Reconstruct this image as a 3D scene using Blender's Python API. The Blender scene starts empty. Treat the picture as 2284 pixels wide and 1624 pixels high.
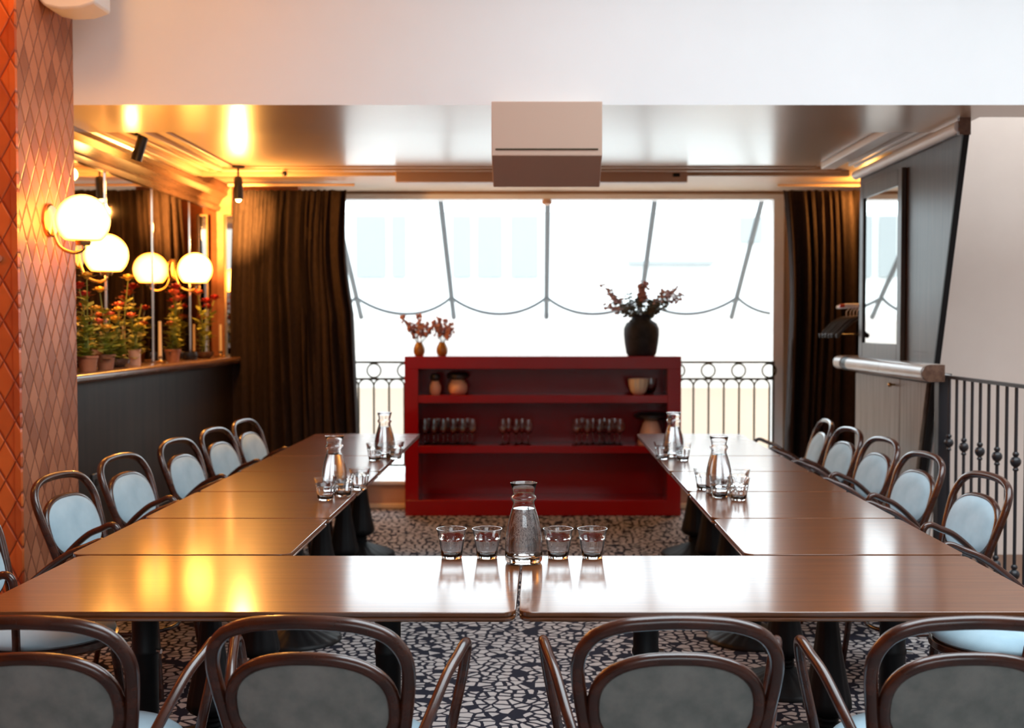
import bpy, math, random
from mathutils import Vector, Matrix
R = random.Random(7)
PI = math.pi
S = bpy.context.scene
COL = S.collection

# ------------------------------------------------------------------ camera, sky, daylight, exposure
W_, H_, F_, VPX, CAMZ = 2284.0, 1624.0, 2612.0, 1200.0, 1.478
PITCH = math.atan(87.0 / F_)
cd = bpy.data.cameras.new('camera'); cam = bpy.data.objects.new('camera', cd); COL.objects.link(cam)
cd.sensor_fit = 'HORIZONTAL'; cd.sensor_width = 36.0; cd.lens = 36.0 * F_ / W_
cd.shift_x = -(VPX - W_ / 2) / W_
cd.clip_start = 0.05; cd.clip_end = 200
cam.location = (0, 0, CAMZ); cam.rotation_euler = (PI / 2 - PITCH, 0, 0)
cd.dof.use_dof = True; cd.dof.focus_distance = 3.45; cd.dof.aperture_fstop = 3.4
S.camera = cam
S.view_settings.view_transform = 'Standard'; S.view_settings.look = 'None'
S.view_settings.gamma = 1.0; S.view_settings.use_curve_mapping = False
S.view_settings.exposure = 0.0
S.cycles.max_bounces = 10; S.cycles.transparent_max_bounces = 16
S.cycles.transmission_bounces = 10; S.cycles.glossy_bounces = 5; S.cycles.diffuse_bounces = 4
S.cycles.sample_clamp_indirect = 6.0
S.cycles.use_denoising = True
S.cycles.caustics_reflective = False; S.cycles.caustics_refractive = False

w = bpy.data.worlds.new('sky'); S.world = w; w.use_nodes = True
nt = w.node_tree; nt.nodes.clear()
def N(nt, t, **kw):
    n = nt.nodes.new(t)
    for k, v in kw.items():
        if k[0] == '_': setattr(n, k[1:], v)
        else: n.inputs[k].default_value = v
    return n
tc = N(nt, 'ShaderNodeTexCoord'); sx = N(nt, 'ShaderNodeSeparateXYZ')
nt.links.new(tc.outputs['Generated'], sx.inputs[0])
mz = N(nt, 'ShaderNodeMapRange', _interpolation_type='SMOOTHSTEP'); mz.inputs['From Min'].default_value = -0.1; mz.inputs['From Max'].default_value = 0.8
mz.inputs['To Min'].default_value = 1.4; mz.inputs['To Max'].default_value = 7.0
my = N(nt, 'ShaderNodeMapRange', _interpolation_type='SMOOTHSTEP'); my.inputs['From Min'].default_value = -0.1; my.inputs['From Max'].default_value = 0.9
my.inputs['To Min'].default_value = 0.0; my.inputs['To Max'].default_value = 2.2
nt.links.new(sx.outputs['Z'], mz.inputs['Value']); nt.links.new(sx.outputs['Y'], my.inputs['Value'])
ad = N(nt, 'ShaderNodeMath', _operation='ADD'); nt.links.new(mz.outputs[0], ad.inputs[0]); nt.links.new(my.outputs[0], ad.inputs[1])
bg = N(nt, 'ShaderNodeBackground', Color=(0.83, 0.935, 1.0, 1)); nt.links.new(ad.outputs[0], bg.inputs['Strength'])
wo = N(nt, 'ShaderNodeOutputWorld'); nt.links.new(bg.outputs[0], wo.inputs[0])

def portal(name, loc, rot, sx_, sy_):
    l = bpy.data.lights.new(name, 'AREA'); l.shape = 'RECTANGLE'; l.size = sx_; l.size_y = sy_
    l.cycles.is_portal = True
    o = bpy.data.objects.new(name, l); COL.objects.link(o); o.location = loc; o.rotation_euler = rot
portal('window_daylight', (0.08, 10.2, 1.4), (-PI / 2, 0, 0), 4.0, 2.35)
portal('skylight_daylight', (2.1, 3.3, 4.15), (0, 0, 0), 5.0, 2.8)
portal('rear_added_daylight', (0.9, -2.95, 3.1), (PI / 2, 0, 0), 4.0, 1.4)  # unseen opening added behind the camera for highlights and frontal light
portal('stair_added_daylight', (4.05, 6.9, 4.15), (0, 0, 0), 3.1, 1.0)  # opening above the stairs added to brighten the stairwell wall

def at(px, py, Y):
    """world point on the plane Y seen at pixel (px, py)"""
    a = (px - VPX) / F_; b = (py - H_ / 2) / F_
    dy = math.cos(PITCH) - b * math.sin(PITCH); dz = -math.sin(PITCH) - b * math.cos(PITCH)
    t = Y / dy
    return Vector((a * t, Y, CAMZ + dz * t))

# ------------------------------------------------------------------ materials
def mat(name, color=(0.5, 0.5, 0.5), rough=0.5, metal=0.0, spec=0.5, coat=0.0, coat_rough=0.1, emis=None, estr=0.0, trans=0.0, ior=1.5, sheen=0.0):
    m = bpy.data.materials.new(name); m.use_nodes = True
    b = m.node_tree.nodes['Principled BSDF']
    b.inputs['Base Color'].default_value = (*color, 1); b.inputs['Roughness'].default_value = rough
    b.inputs['Metallic'].default_value = metal; b.inputs['Specular IOR Level'].default_value = spec
    b.inputs['Coat Weight'].default_value = coat; b.inputs['Coat Roughness'].default_value = coat_rough
    b.inputs['IOR'].default_value = ior; b.inputs['Transmission Weight'].default_value = trans
    b.inputs['Sheen Weight'].default_value = sheen
    if emis: b.inputs['Emission Color'].default_value = (*emis, 1); b.inputs['Emission Strength'].default_value = estr
    return m
def P(m): return m.node_tree, m.node_tree.nodes['Principled BSDF']
def noise(nt, scale, coord='Object', stretch=(1, 1, 1), detail=4, rough=0.55, rot=(0, 0, 0)):
    tc = N(nt, 'ShaderNodeTexCoord'); mp = N(nt, 'ShaderNodeMapping')
    mp.inputs['Scale'].default_value = stretch; mp.inputs['Rotation'].default_value = rot
    nt.links.new(tc.outputs[coord], mp.inputs[0])
    n = N(nt, 'ShaderNodeTexNoise', Scale=scale, Detail=detail, Roughness=rough)
    nt.links.new(mp.outputs[0], n.inputs['Vector']); return n
def ramp(nt, src, stops):
    r = N(nt, 'ShaderNodeValToRGB'); cr = r.color_ramp
    while len(cr.elements) < len(stops): cr.elements.new(0.5)
    for e, (p, c) in zip(cr.elements, stops): e.position = p; e.color = (*c, 1)
    nt.links.new(src, r.inputs[0]); return r
def bump(nt, b, src, strength=0.1, dist=0.002):
    bp = N(nt, 'ShaderNodeBump', Strength=strength, Distance=dist)
    nt.links.new(src, bp.inputs['Height']); nt.links.new(bp.outputs[0], b.inputs['Normal']); return bp
def textured(name, c0, c1, scale, stretch=(1, 1, 1), bstr=0.0, bdist=0.001, lo=0.35, hi=0.65, detail=4, **kw):
    m = mat(name, c0, **kw); nt, b = P(m)
    n = noise(nt, scale, stretch=stretch, detail=detail)
    r = ramp(nt, n.outputs['Fac'], [(lo, c0), (hi, c1)]); nt.links.new(r.outputs[0], b.inputs['Base Color'])
    if bstr: bump(nt, b, n.outputs['Fac'], bstr, bdist)
    return m

M = {}
M['table'] = textured('walnut_veneer', (0.12, 0.036, 0.010), (0.20, 0.066, 0.020), 2.6, stretch=(1.2, 30, 30), bstr=0.08, bdist=0.0006, lo=0.3, hi=0.7, detail=7, rough=0.34, ior=1.5, spec=0.3, coat=0.9, coat_rough=0.14)
M['table'].node_tree.nodes['Principled BSDF'].inputs['Coat IOR'].default_value = 1.55
M['bent'] = textured('stained_bentwood', (0.030, 0.0075, 0.004), (0.075, 0.019, 0.008), 9, stretch=(1, 1, 3), lo=0.35, hi=0.7, rough=0.24, spec=0.6, coat=0.3, coat_rough=0.15)
M['fabric'] = textured('pale_blue_wool', (0.355, 0.51, 0.60), (0.44, 0.60, 0.685), 9, detail=8, rough=0.95, spec=0.15, sheen=0.25)
M['fabric_back'] = textured('pale_blue_wool_shaded', (0.18, 0.21, 0.205), (0.29, 0.315, 0.30), 12, detail=10, rough=0.95, spec=0.15, sheen=0.2)  # same cloth as the pad front, darkened here for the shade behind
for k in ('fabric', 'fabric_back'):
    nt, b = P(M[k]); n = noise(nt, 420, detail=2); bump(nt, b, n.outputs['Fac'], 0.35, 0.001)
M['black'] = mat('black_iron', (0.008, 0.008, 0.009), rough=0.5, spec=0.25)
M['blackp'] = mat('black_plastic', (0.015, 0.014, 0.015), rough=0.3)
M['iron'] = mat('painted_baluster_iron', (0.016, 0.016, 0.02), rough=0.38, spec=0.6)
M['red'] = textured('red_lacquer', (0.29, 0.0012, 0.0015), (0.32, 0.0016, 0.002), 3, rough=0.18, spec=0.4, coat=0.2, coat_rough=0.06)
M['white'] = textured('white_plaster', (0.82, 0.82, 0.82), (0.85, 0.85, 0.85), 1.5, rough=0.75, spec=0.3)
M['whitep'] = textured('white_paint', (0.84, 0.84, 0.83), (0.87, 0.87, 0.86), 4, rough=0.4)
M['peachw'] = textured('blush_plaster', (0.82, 0.69, 0.61), (0.86, 0.73, 0.65), 2, rough=0.8, spec=0.25)
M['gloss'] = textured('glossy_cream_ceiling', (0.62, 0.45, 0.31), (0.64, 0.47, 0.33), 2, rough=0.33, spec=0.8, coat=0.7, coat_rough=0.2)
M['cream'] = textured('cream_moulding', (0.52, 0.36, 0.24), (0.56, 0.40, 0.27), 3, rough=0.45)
M['casing'] = mat('beige_casing', (0.55, 0.38, 0.29), rough=0.45)
M['darkwood'] = textured('dark_stained_oak', (0.028, 0.015, 0.009), (0.070, 0.042, 0.028), 2.4, stretch=(14, 14, 0.9), bstr=0.1, lo=0.3, hi=0.7, detail=7, rough=0.30, spec=0.4)
M['wainscot'] = textured('dark_oak_wainscot', (0.009, 0.0055, 0.004), (0.034, 0.020, 0.013), 1.6, stretch=(10, 10, 0.5), lo=0.3, hi=0.75, detail=6, rough=0.5, spec=0.35)
M['greywood'] = textured('greyish_oak', (0.12, 0.085, 0.062), (0.26, 0.195, 0.15), 2.4, stretch=(16, 16, 0.8), bstr=0.1, lo=0.3, hi=0.7, detail=8, rough=0.4)
M['ledgewood'] = textured('ledge_oak', (0.10, 0.05, 0.032), (0.16, 0.085, 0.055), 2.4, stretch=(14, 1, 14), rough=0.22, spec=0.6)
M['paleledge'] = textured('pale_glossy_ledge', (0.40, 0.33, 0.28), (0.50, 0.42, 0.36), 3, stretch=(8, 1, 8), rough=0.25)
M['sillwood'] = textured('pale_step_wood', (0.52, 0.30, 0.19), (0.62, 0.38, 0.25), 2, stretch=(1, 8, 8), rough=0.4)
M['curtain'] = textured('brown_curtain', (0.020, 0.012, 0.010), (0.034, 0.022, 0.018), 160, stretch=(1, 1, 0.15), bstr=0.2, rough=0.9, spec=0.15)
M['chrome'] = mat('chrome', (0.85, 0.84, 0.82), rough=0.12, metal=1)
M['brass'] = mat('aged_brass', (0.55, 0.36, 0.16), rough=0.25, metal=1)
M['mirror'] = mat('mirror', (0.80, 0.79, 0.77), rough=0.02, metal=1)
M['bronzemirror'] = mat('bronze_mirror', (0.70, 0.58, 0.48), rough=0.03, metal=1)
M['glass'] = mat('clear_glass', (1, 1, 1), rough=0.0, trans=1.0, ior=1.48)
M['water'] = mat('water', (1, 1, 1), rough=0.0, trans=1.0, ior=1.33)
M['amber'] = mat('amber_glaze', (0.30, 0.14, 0.03), rough=0.2)
M['urn'] = textured('charcoal_stoneware', (0.016, 0.020, 0.026), (0.028, 0.033, 0.040), 14, rough=0.7, spec=0.2)
M['dried'] = textured('dried_pink', (0.36, 0.17, 0.16), (0.50, 0.27, 0.25), 30, rough=0.9)
M['driedpale'] = textured('dried_mauve', (0.44, 0.32, 0.33), (0.58, 0.45, 0.45), 30, rough=0.9)
M['stem'] = mat('dry_stem', (0.10, 0.075, 0.05), rough=0.8)
M['greenstem'] = textured('green_stem', (0.20, 0.24, 0.05), (0.30, 0.33, 0.08), 20, rough=0.5)
M['leafdark'] = textured('olive_leaf', (0.05, 0.055, 0.035), (0.09, 0.09, 0.055), 20, rough=0.6)
M['leafgreen'] = textured('yellow_green_leaf', (0.30, 0.36, 0.05), (0.55, 0.55, 0.10), 15, rough=0.5)
M['peachjar'] = mat('peach_ceramic', (0.85, 0.48, 0.30), rough=0.35)
M['beige'] = mat('beige_glass_bowl', (0.88, 0.74, 0.52), rough=0.25)
M['terracotta'] = textured('terracotta', (0.34, 0.12, 0.06), (0.45, 0.18, 0.09), 12, rough=0.7)
M['candle'] = mat('ivory_wax', (0.85, 0.68, 0.45), rough=0.5)
M['yellow'] = mat('yellow_petal', (0.80, 0.52, 0.08), rough=0.6)
M['redpetal'] = mat('red_petal', (0.45, 0.02, 0.02), rough=0.6)
M['coral'] = mat('coral_petal', (0.70, 0.20, 0.10), rough=0.6)
M['facade'] = textured('pale_render', (0.86, 0.86, 0.84), (0.9, 0.9, 0.88), 0.6, rough=0.8)
M['facadeglass'] = mat('pale_blue_panel', (0.335, 0.352, 0.352), rough=0.3)
M['lowwall'] = mat('off_white_render', (0.88, 0.87, 0.85), rough=0.8)
M['peachout'] = mat('peach_render', (0.66, 0.53, 0.43), rough=0.8)
M['bar'] = mat('grey_glazing_bar', (0.13, 0.14, 0.15), rough=0.4, metal=0.3)
M['goldiron'] = mat('dark_bronze_iron', (0.06, 0.045, 0.02), rough=0.4, metal=0.4)
M['brownfloor'] = mat('brown_floor_wood', (0.16, 0.07, 0.035), rough=0.4)
M['grey'] = mat('device_grey', (0.50, 0.49, 0.46), rough=0.4)
M['redcap'] = mat('red_cap', (0.5, 0.02, 0.01), rough=0.4)

# globe glass (lit) : gives off light
m = mat('lit_opal_globe', (0.9, 0.8, 0.65), rough=0.35, emis=(1.0, 0.60, 0.24), estr=24); M['globe'] = m
nt, b = P(m)
lw = N(nt, 'ShaderNodeLayerWeight', Blend=0.5)
r = ramp(nt, lw.outputs['Facing'], [(0.0, (1.0, 0.46, 0.10)), (0.35, (0.95, 0.38, 0.055)), (0.75, (0.40, 0.12, 0.010)), (1.0, (0.06, 0.014, 0.001))])
nt.links.new(r.outputs[0], b.inputs['Emission Color'])
M['bulb'] = mat('lit_bulb', (1, 1, 1), emis=(1.0, 0.60, 0.22), estr=20)

# thin clear pane: see-through with a faint reflection
def thin_glass(name, tint=(0.95, 0.98, 0.98)):
    m = bpy.data.materials.new(name); m.use_nodes = True; nt = m.node_tree; nt.nodes.clear()
    o = N(nt, 'ShaderNodeOutputMaterial'); mx = N(nt, 'ShaderNodeMixShader'); fr = N(nt, 'ShaderNodeFresnel', IOR=1.05)
    t = N(nt, 'ShaderNodeBsdfTransparent', Color=(*tint, 1)); g = N(nt, 'ShaderNodeBsdfGlossy', Roughness=0.02)
    nt.links.new(fr.outputs[0], mx.inputs[0]); nt.links.new(t.outputs[0], mx.inputs[1]); nt.links.new(g.outputs[0], mx.inputs[2])
    nt.links.new(mx.outputs[0], o.inputs[0]); return m
M['pane'] = thin_glass('window_glass')

# carpet: pale irregular chips on near-black
m = mat('chip_pattern_carpet', (0.1, 0.1, 0.1), rough=0.95, spec=0.1); M['carpet'] = m
nt, b = P(m)
tc = N(nt, 'ShaderNodeTexCoord')
dn = N(nt, 'ShaderNodeTexNoise', Scale=16.0, Detail=1.0); nt.links.new(tc.outputs['Object'], dn.inputs['Vector'])
vm = N(nt, 'ShaderNodeVectorMath', _operation='MULTIPLY_ADD'); vm.inputs[1].default_value = (0.02, 0.02, 0); nt.links.new(dn.outputs['Color'], vm.inputs[0]); nt.links.new(tc.outputs['Object'], vm.inputs[2])
v1 = N(nt, 'ShaderNodeTexVoronoi', _feature='DISTANCE_TO_EDGE', _voronoi_dimensions='2D', Scale=21.0, Randomness=1.0)
v2 = N(nt, 'ShaderNodeTexVoronoi', _feature='F1', _voronoi_dimensions='2D', Scale=21.0, Randomness=1.0)
nt.links.new(vm.outputs[0], v1.inputs['Vector']); nt.links.new(vm.outputs[0], v2.inputs['Vector'])
sc = N(nt, 'ShaderNodeSeparateColor'); nt.links.new(v2.outputs['Color'], sc.inputs[0])
th = N(nt, 'ShaderNodeMapRange'); th.inputs['From Min'].default_value = 0; th.inputs['From Max'].default_value = 1; th.inputs['To Min'].default_value = 0.09; th.inputs['To Max'].default_value = 0.21
nt.links.new(sc.outputs[0], th.inputs['Value'])
gt = N(nt, 'ShaderNodeMath', _operation='GREATER_THAN'); nt.links.new(v1.outputs['Distance'], gt.inputs[0]); nt.links.new(th.outputs[0], gt.inputs[1])
g2 = N(nt, 'ShaderNodeMath', _operation='GREATER_THAN'); nt.links.new(sc.outputs[1], g2.inputs[0]); g2.inputs[1].default_value = 0.12
mu = N(nt, 'ShaderNodeMath', _operation='MULTIPLY'); nt.links.new(gt.outputs[0], mu.inputs[0]); nt.links.new(g2.outputs[0], mu.inputs[1])
mx = N(nt, 'ShaderNodeMix', _data_type='RGBA'); mx.inputs['A'].default_value = (0.018, 0.018, 0.028, 1); mx.inputs['B'].default_value = (0.44, 0.40, 0.385, 1)
nt.links.new(mu.outputs[0], mx.inputs['Factor']); nt.links.new(mx.outputs['Result'], b.inputs['Base Color'])
fz = noise(nt, 500, detail=2); bump(nt, b, fz.outputs['Fac'], 0.4, 0.003)

# diamond tiles
def diamonds(name, axis, ca, cb, line, wd=0.10, ht=0.176, rough=0.4):
    m = mat(name, ca, rough=rough, spec=0.4); nt, b = P(m)
    tc = N(nt, 'ShaderNodeTexCoord'); s = N(nt, 'ShaderNodeSeparateXYZ'); nt.links.new(tc.outputs['Object'], s.inputs[0])
    def mth(op, a, bb=None):
        n = N(nt, 'ShaderNodeMath', _operation=op)
        for i, q in enumerate((a, bb)):
            if q is None: continue
            if isinstance(q, (int, float)): n.inputs[i].default_value = q
            else: nt.links.new(q, n.inputs[i])
        return n.outputs[0]
    u = mth('DIVIDE', s.outputs[axis], wd); v = mth('DIVIDE', s.outputs['Z'], ht)
    a = mth('ADD', mth('ADD', u, v), 100.0); c = mth('ADD', mth('SUBTRACT', u, v), 100.0)
    fa = mth('FRACT', a); fc = mth('FRACT', c)
    da = mth('MINIMUM', fa, mth('SUBTRACT', 1.0, fa)); dc = mth('MINIMUM', fc, mth('SUBTRACT', 1.0, fc))
    e = mth('MINIMUM', da, dc)
    cx = N(nt, 'ShaderNodeCombineXYZ'); nt.links.new(mth('FLOOR', a), cx.inputs[0]); nt.links.new(mth('FLOOR', c), cx.inputs[1])
    wn = N(nt, 'ShaderNodeTexWhiteNoise', _noise_dimensions='3D'); nt.links.new(cx.outputs[0], wn.inputs['Vector'])
    ns = N(nt, 'ShaderNodeTexNoise', Scale=7.0, Detail=4.0); nt.links.new(tc.outputs['Object'], ns.inputs['Vector'])
    f = mth('ADD', mth('MULTIPLY', wn.outputs['Value'], 0.65), mth('MULTIPLY', ns.outputs['Fac'], 0.45))
    r = ramp(nt, f, [(0.15, ca), (0.9, cb)])
    lt = mth('LESS_THAN', e, 0.035)
    mx = N(nt, 'ShaderNodeMix', _data_type='RGBA'); mx.inputs['B'].default_value = (*line, 1)
    nt.links.new(lt, mx.inputs['Factor']); nt.links.new(r.outputs[0], mx.inputs['A']); nt.links.new(mx.outputs['Result'], b.inputs['Base Color'])
    sm = N(nt, 'ShaderNodeMapRange'); sm.inputs['From Max'].default_value = 0.10; nt.links.new(e, sm.inputs['Value'])
    hh = mth('ADD', sm.outputs[0], mth('MULTIPLY', fa, 0.8))
    bump(nt, b, hh, 0.6, 0.006)
    return m
M['tile_front'] = diamonds('diamond_tile_warm_lit', 'X', (0.42, 0.065, 0.018), (0.88, 0.20, 0.04), (0.30, 0.05, 0.015))  # same tile as the side face, warm lamp light painted into the colour
M['tile_side'] = diamonds('diamond_tile_daylit', 'Y', (0.30, 0.095, 0.045), (0.56, 0.215, 0.11), (0.20, 0.06, 0.03))  # same tile as the front face, toned as daylight shows it

# ------------------------------------------------------------------ mesh helpers
class MB:
    def __init__(s): s.v = []; s.f = []
    def add(s, vs, fs):
        o = len(s.v); s.v += [tuple(q) for q in vs]; s.f += [tuple(i + o for i in f) for f in fs]; return s
    def box(s, x0, x1, y0, y1, z0, z1):
        return s.add([(x0, y0, z0), (x1, y0, z0), (x1, y1, z0), (x0, y1, z0), (x0, y0, z1), (x1, y0, z1), (x1, y1, z1), (x0, y1, z1)],
                     [(0, 3, 2, 1), (4, 5, 6, 7), (0, 1, 5, 4), (1, 2, 6, 5), (2, 3, 7, 6), (3, 0, 4, 7)])
    def prism(s, poly, axis, a0, a1):
        """poly: 2-D outline; axis 'x': (y,z) extruded along x; 'y': (x,z) along y; 'z': (x,y) along z"""
        def pt(p, a): return {'x': (a, p[0], p[1]), 'y': (p[0], a, p[1]), 'z': (p[0], p[1], a)}[axis]
        n = len(poly); vs = [pt(p, a0) for p in poly] + [pt(p, a1) for p in poly]
        return s.add(vs, [tuple(range(n)), tuple(range(2 * n - 1, n - 1, -1))] + [(i, i + n, (i + 1) % n + n, (i + 1) % n) for i in range(n)])
    def lathe(s, prof, c=(0, 0, 0), seg=32, mod=None):
        vs = []; fs = []; n = len(prof)
        for i, (r, z) in enumerate(prof):
            for k in range(seg):
                a = 2 * PI * k / seg; rr = r * (mod(a, i) if mod else 1)
                vs.append((c[0] + rr * math.cos(a), c[1] + rr * math.sin(a), c[2] + z))
        for i in range(n - 1):
            for k in range(seg):
                k2 = (k + 1) % seg; fs.append((i * seg + k, i * seg + k2, (i + 1) * seg + k2, (i + 1) * seg + k))
        if prof[0][0] > 1e-5: fs.append(tuple(range(seg - 1, -1, -1)))
        if prof[-1][0] > 1e-5: fs.append(tuple((n - 1) * seg + k for k in range(seg)))
        return s.add(vs, fs)
    def tube(s, pts, r, seg=10, closed=False, squash=None):
        pts = [Vector(p) for p in pts]; n = len(pts)
        rs = r if isinstance(r, (list, tuple)) else [r] * n
        T = []
        for i in range(n):
            a = pts[(i - 1) % n] if (closed or i > 0) else pts[i]; b = pts[(i + 1) % n] if (closed or i < n - 1) else pts[i]
            T.append((b - a).normalized())
        up = Vector((0, 0, 1)) if abs(T[0].z) < 0.9 else Vector((1, 0, 0))
        nrm = (up - T[0] * up.dot(T[0])).normalized(); vs = []; fs = []
        for i in range(n):
            if i:
                q = T[i - 1].rotation_difference(T[i]); nrm = q @ nrm; nrm = (nrm - T[i] * nrm.dot(T[i])).normalized()
            bn = T[i].cross(nrm)
            for k in range(seg):
                a = 2 * PI * k / seg
                vs.append(pts[i] + (nrm * math.cos(a) + bn * math.sin(a)) * rs[i])
        m = n if closed else n - 1
        off = 0
        if closed:   # match the last ring to the first
            best = min(range(seg), key=lambda q: sum((vs[(n - 1) * seg + (k + q) % seg] - vs[k]).length for k in range(seg)))
            off = best
        for i in range(m):
            j = (i + 1) % n
            for k in range(seg):
                if closed and i == n - 1:
                    fs.append((i * seg + (k + off) % seg, i * seg + (k + 1 + off) % seg, (k + 1) % seg, k))
                else: fs.append((i * seg + k, i * seg + (k + 1) % seg, j * seg + (k + 1) % seg, j * seg + k))
        if not closed: fs += [tuple(range(seg - 1, -1, -1)), tuple((n - 1) * seg + k for k in range(seg))]
        return s.add(vs, fs)
    def ball(s, c, r, seg=12, rings=8, sq=(1, 1, 1)):
        pr = [(r * math.sin(PI * i / rings), -r * math.cos(PI * i / rings)) for i in range(rings + 1)]
        pr[0] = (1e-6, -r); pr[-1] = (1e-6, r)
        o = len(s.v); s.lathe(pr, (0, 0, 0), seg)
        for i in range(o, len(s.v)):
            x, y, z = s.v[i]; s.v[i] = (c[0] + x * sq[0], c[1] + y * sq[1], c[2] + z * sq[2])
        return s
    def build(s, name, m, parent=None, smooth=True, ang=35, bevel=0, world=False):
        vs = s.v
        if world and parent is not None:
            l = parent.location; vs = [(x - l[0], y - l[1], z - l[2]) for x, y, z in vs]
        me = bpy.data.meshes.new(name); me.from_pydata(vs, [], s.f); me.validate()
        import bmesh
        bm = bmesh.new(); bm.from_mesh(me); bmesh.ops.recalc_face_normals(bm, faces=bm.faces); bm.to_mesh(me); bm.free()
        if smooth:
            me.polygons.foreach_set('use_smooth', [True] * len(me.polygons)); me.set_sharp_from_angle(angle=math.radians(ang))
        me.materials.append(M[m] if isinstance(m, str) else m)
        o = bpy.data.objects.new(name, me); COL.objects.link(o)
        if parent: o.parent = parent
        if bevel:
            bv = o.modifiers.new('bevel', 'BEVEL'); bv.width = bevel; bv.segments = 2; bv.limit_method = 'ANGLE'
        return o

def spline(pts, n=8, closed=False):
    pts = [Vector(p) for p in pts]; L = len(pts); out = []
    for i in range(L if closed else L - 1):
        if closed: p = [pts[(i + k - 1) % L] for k in range(4)]
        else: p = [pts[max(i - 1, 0)], pts[i], pts[i + 1], pts[min(i + 2, L - 1)]]
        for k in range(n):
            t = k / n
            out.append(0.5 * ((2 * p[1]) + (-p[0] + p[2]) * t + (2 * p[0] - 5 * p[1] + 4 * p[2] - p[3]) * t * t + (-p[0] + 3 * p[1] - 3 * p[2] + p[3]) * t ** 3))
    if not closed: out.append(pts[-1])
    return out
def tag(o, label, cat, group=None, kind=None):
    if label: o['label'] = label
    if cat: o['category'] = cat
    if group: o['group'] = group
    if kind: o['kind'] = kind
    return o
def struct(o, label=None):
    o['kind'] = 'structure'
    if label: o['label'] = label
    return o
def thing(name, loc, label, cat, group=None, rz=0):
    o = bpy.data.objects.new(name, None); COL.objects.link(o); o.location = loc; o.rotation_euler = (0, 0, rz)
    o.empty_display_size = 0.05
    return tag(o, label, cat, group)
def dup(root, loc, rz=0, label=None, group=None, scale=None):
    r = root.copy(); COL.objects.link(r); r.location = loc; r.rotation_euler = (0, 0, rz)
    if label: r['label'] = label
    if group: r['group'] = group
    if scale: r.scale = (scale,) * 3
    for ch in list(root.children):
        c = ch.copy(); COL.objects.link(c); c.parent = r
        for g in list(ch.children):
            d = g.copy(); COL.objects.link(d); d.parent = c
    return r

# ------------------------------------------------------------------ the room
LX, PX, RX = -2.61, -2.285, 2.226     # mirror wall, pillar face, partition face
SOF, CEI, HALL = 2.56, 2.60, 4.2
struct(MB().box(-3.6, 2.3, -3, 9.5, -0.06, 0).build('floor', 'carpet', smooth=False), 'dark carpet with pale irregular chip pattern')
struct(MB().box(2.3, 6.0, -3, 9.5, -0.07, -0.001).build('floor_stairs', 'brownfloor', smooth=False), 'brown wooden floor beyond the black iron railing')
# pillar with diamond tiles
b = MB(); b.add([(PX, 5.15, 0), (PX, 5.8, 0), (PX, 5.8, HALL), (PX, 5.15, HALL)], [(0, 1, 2, 3)])
b.add([(-3.3, 5.8, 0), (-3.3, 5.8, HALL)], [])
b.f.append((1, 4, 5, 2)); ps = b.build('trim_2', 'tile_side', smooth=False); struct(ps, 'side face of the pillar with diamond tiles coloured as if in daylight')
b = MB().add([(-3.3, 5.15, 0), (PX, 5.15, 0), (PX, 5.15, HALL), (-3.3, 5.15, HALL)], [(0, 1, 2, 3)])
struct(b.build('trim_1', 'tile_front', smooth=False), 'front face of the pillar with orange diamond tiles coloured as if under warm lamps')
# corner bead of the pillar
struct(MB().box(PX - 0.022, PX + 0.004, 5.146, 5.168, 0, HALL).build('trim_3', 'tile_front', smooth=False), 'orange corner bead of the tiled pillar')
struct(MB().box(-3.42, -3.3, -3, 5.8, 0, HALL).build('wall_left', 'tile_front', smooth=False))
struct(MB().box(6.0, 6.12, -3, 7.6, 0, HALL).build('wall_right', 'white', smooth=False))
struct(MB().box(2.31, 6.12, 7.5, 7.62, 0, HALL).build('wall_stairwell', 'peachw', smooth=False), 'blush plaster wall behind the black iron railing')
# beam
b = MB().box(-3.3, 2.3, 5.8, 6.62, SOF, HALL); b.box(2.3, 6.0, 5.8, 6.14, SOF, HALL)
bm_ = b.build('wall_beam', 'white', smooth=False)
bm_.data.materials.append(M['gloss'])
for p in bm_.data.polygons:
    if abs(p.center.z - SOF) < 1e-3: p.material_index = 1
struct(bm_, 'white downstand beam with a glossy cream underside')
# front hall ceiling with roof light opening, and one added to light the stairwell
b = MB().box(-3.4, 6.1, -3, 1.9, HALL, HALL + .1); b.box(-3.4, 6.1, 4.7, 6.4, HALL, HALL + .1); b.box(2.2, 2.5, 6.4, 7.6, HALL, HALL + .1); b.box(5.6, 6.1, 6.4, 7.6, HALL, HALL + .1); b.box(2.5, 5.6, 7.4, 7.6, HALL, HALL + .1); b.box(-3.4, -0.4, 1.9, 4.7, HALL, HALL + .1); b.box(4.6, 6.1, 1.9, 4.7, HALL, HALL + .1)
b2 = MB().box(-3.42, 6.12, -3.1, -3, 0, 2.4); b2.box(-3.42, 6.12, -3.1, -3, 3.8, HALL); b2.box(-3.42, -1.1, -3.1, -3, 2.4, 3.8); b2.box(2.9, 6.12, -3.1, -3, 2.4, 3.8)  # rear wall, its high gap added so glass and shelf catch bright reflections
struct(b2.build('wall_behind', 'white', smooth=False))
struct(b.build('ceiling_hall', 'white', smooth=False))
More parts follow.
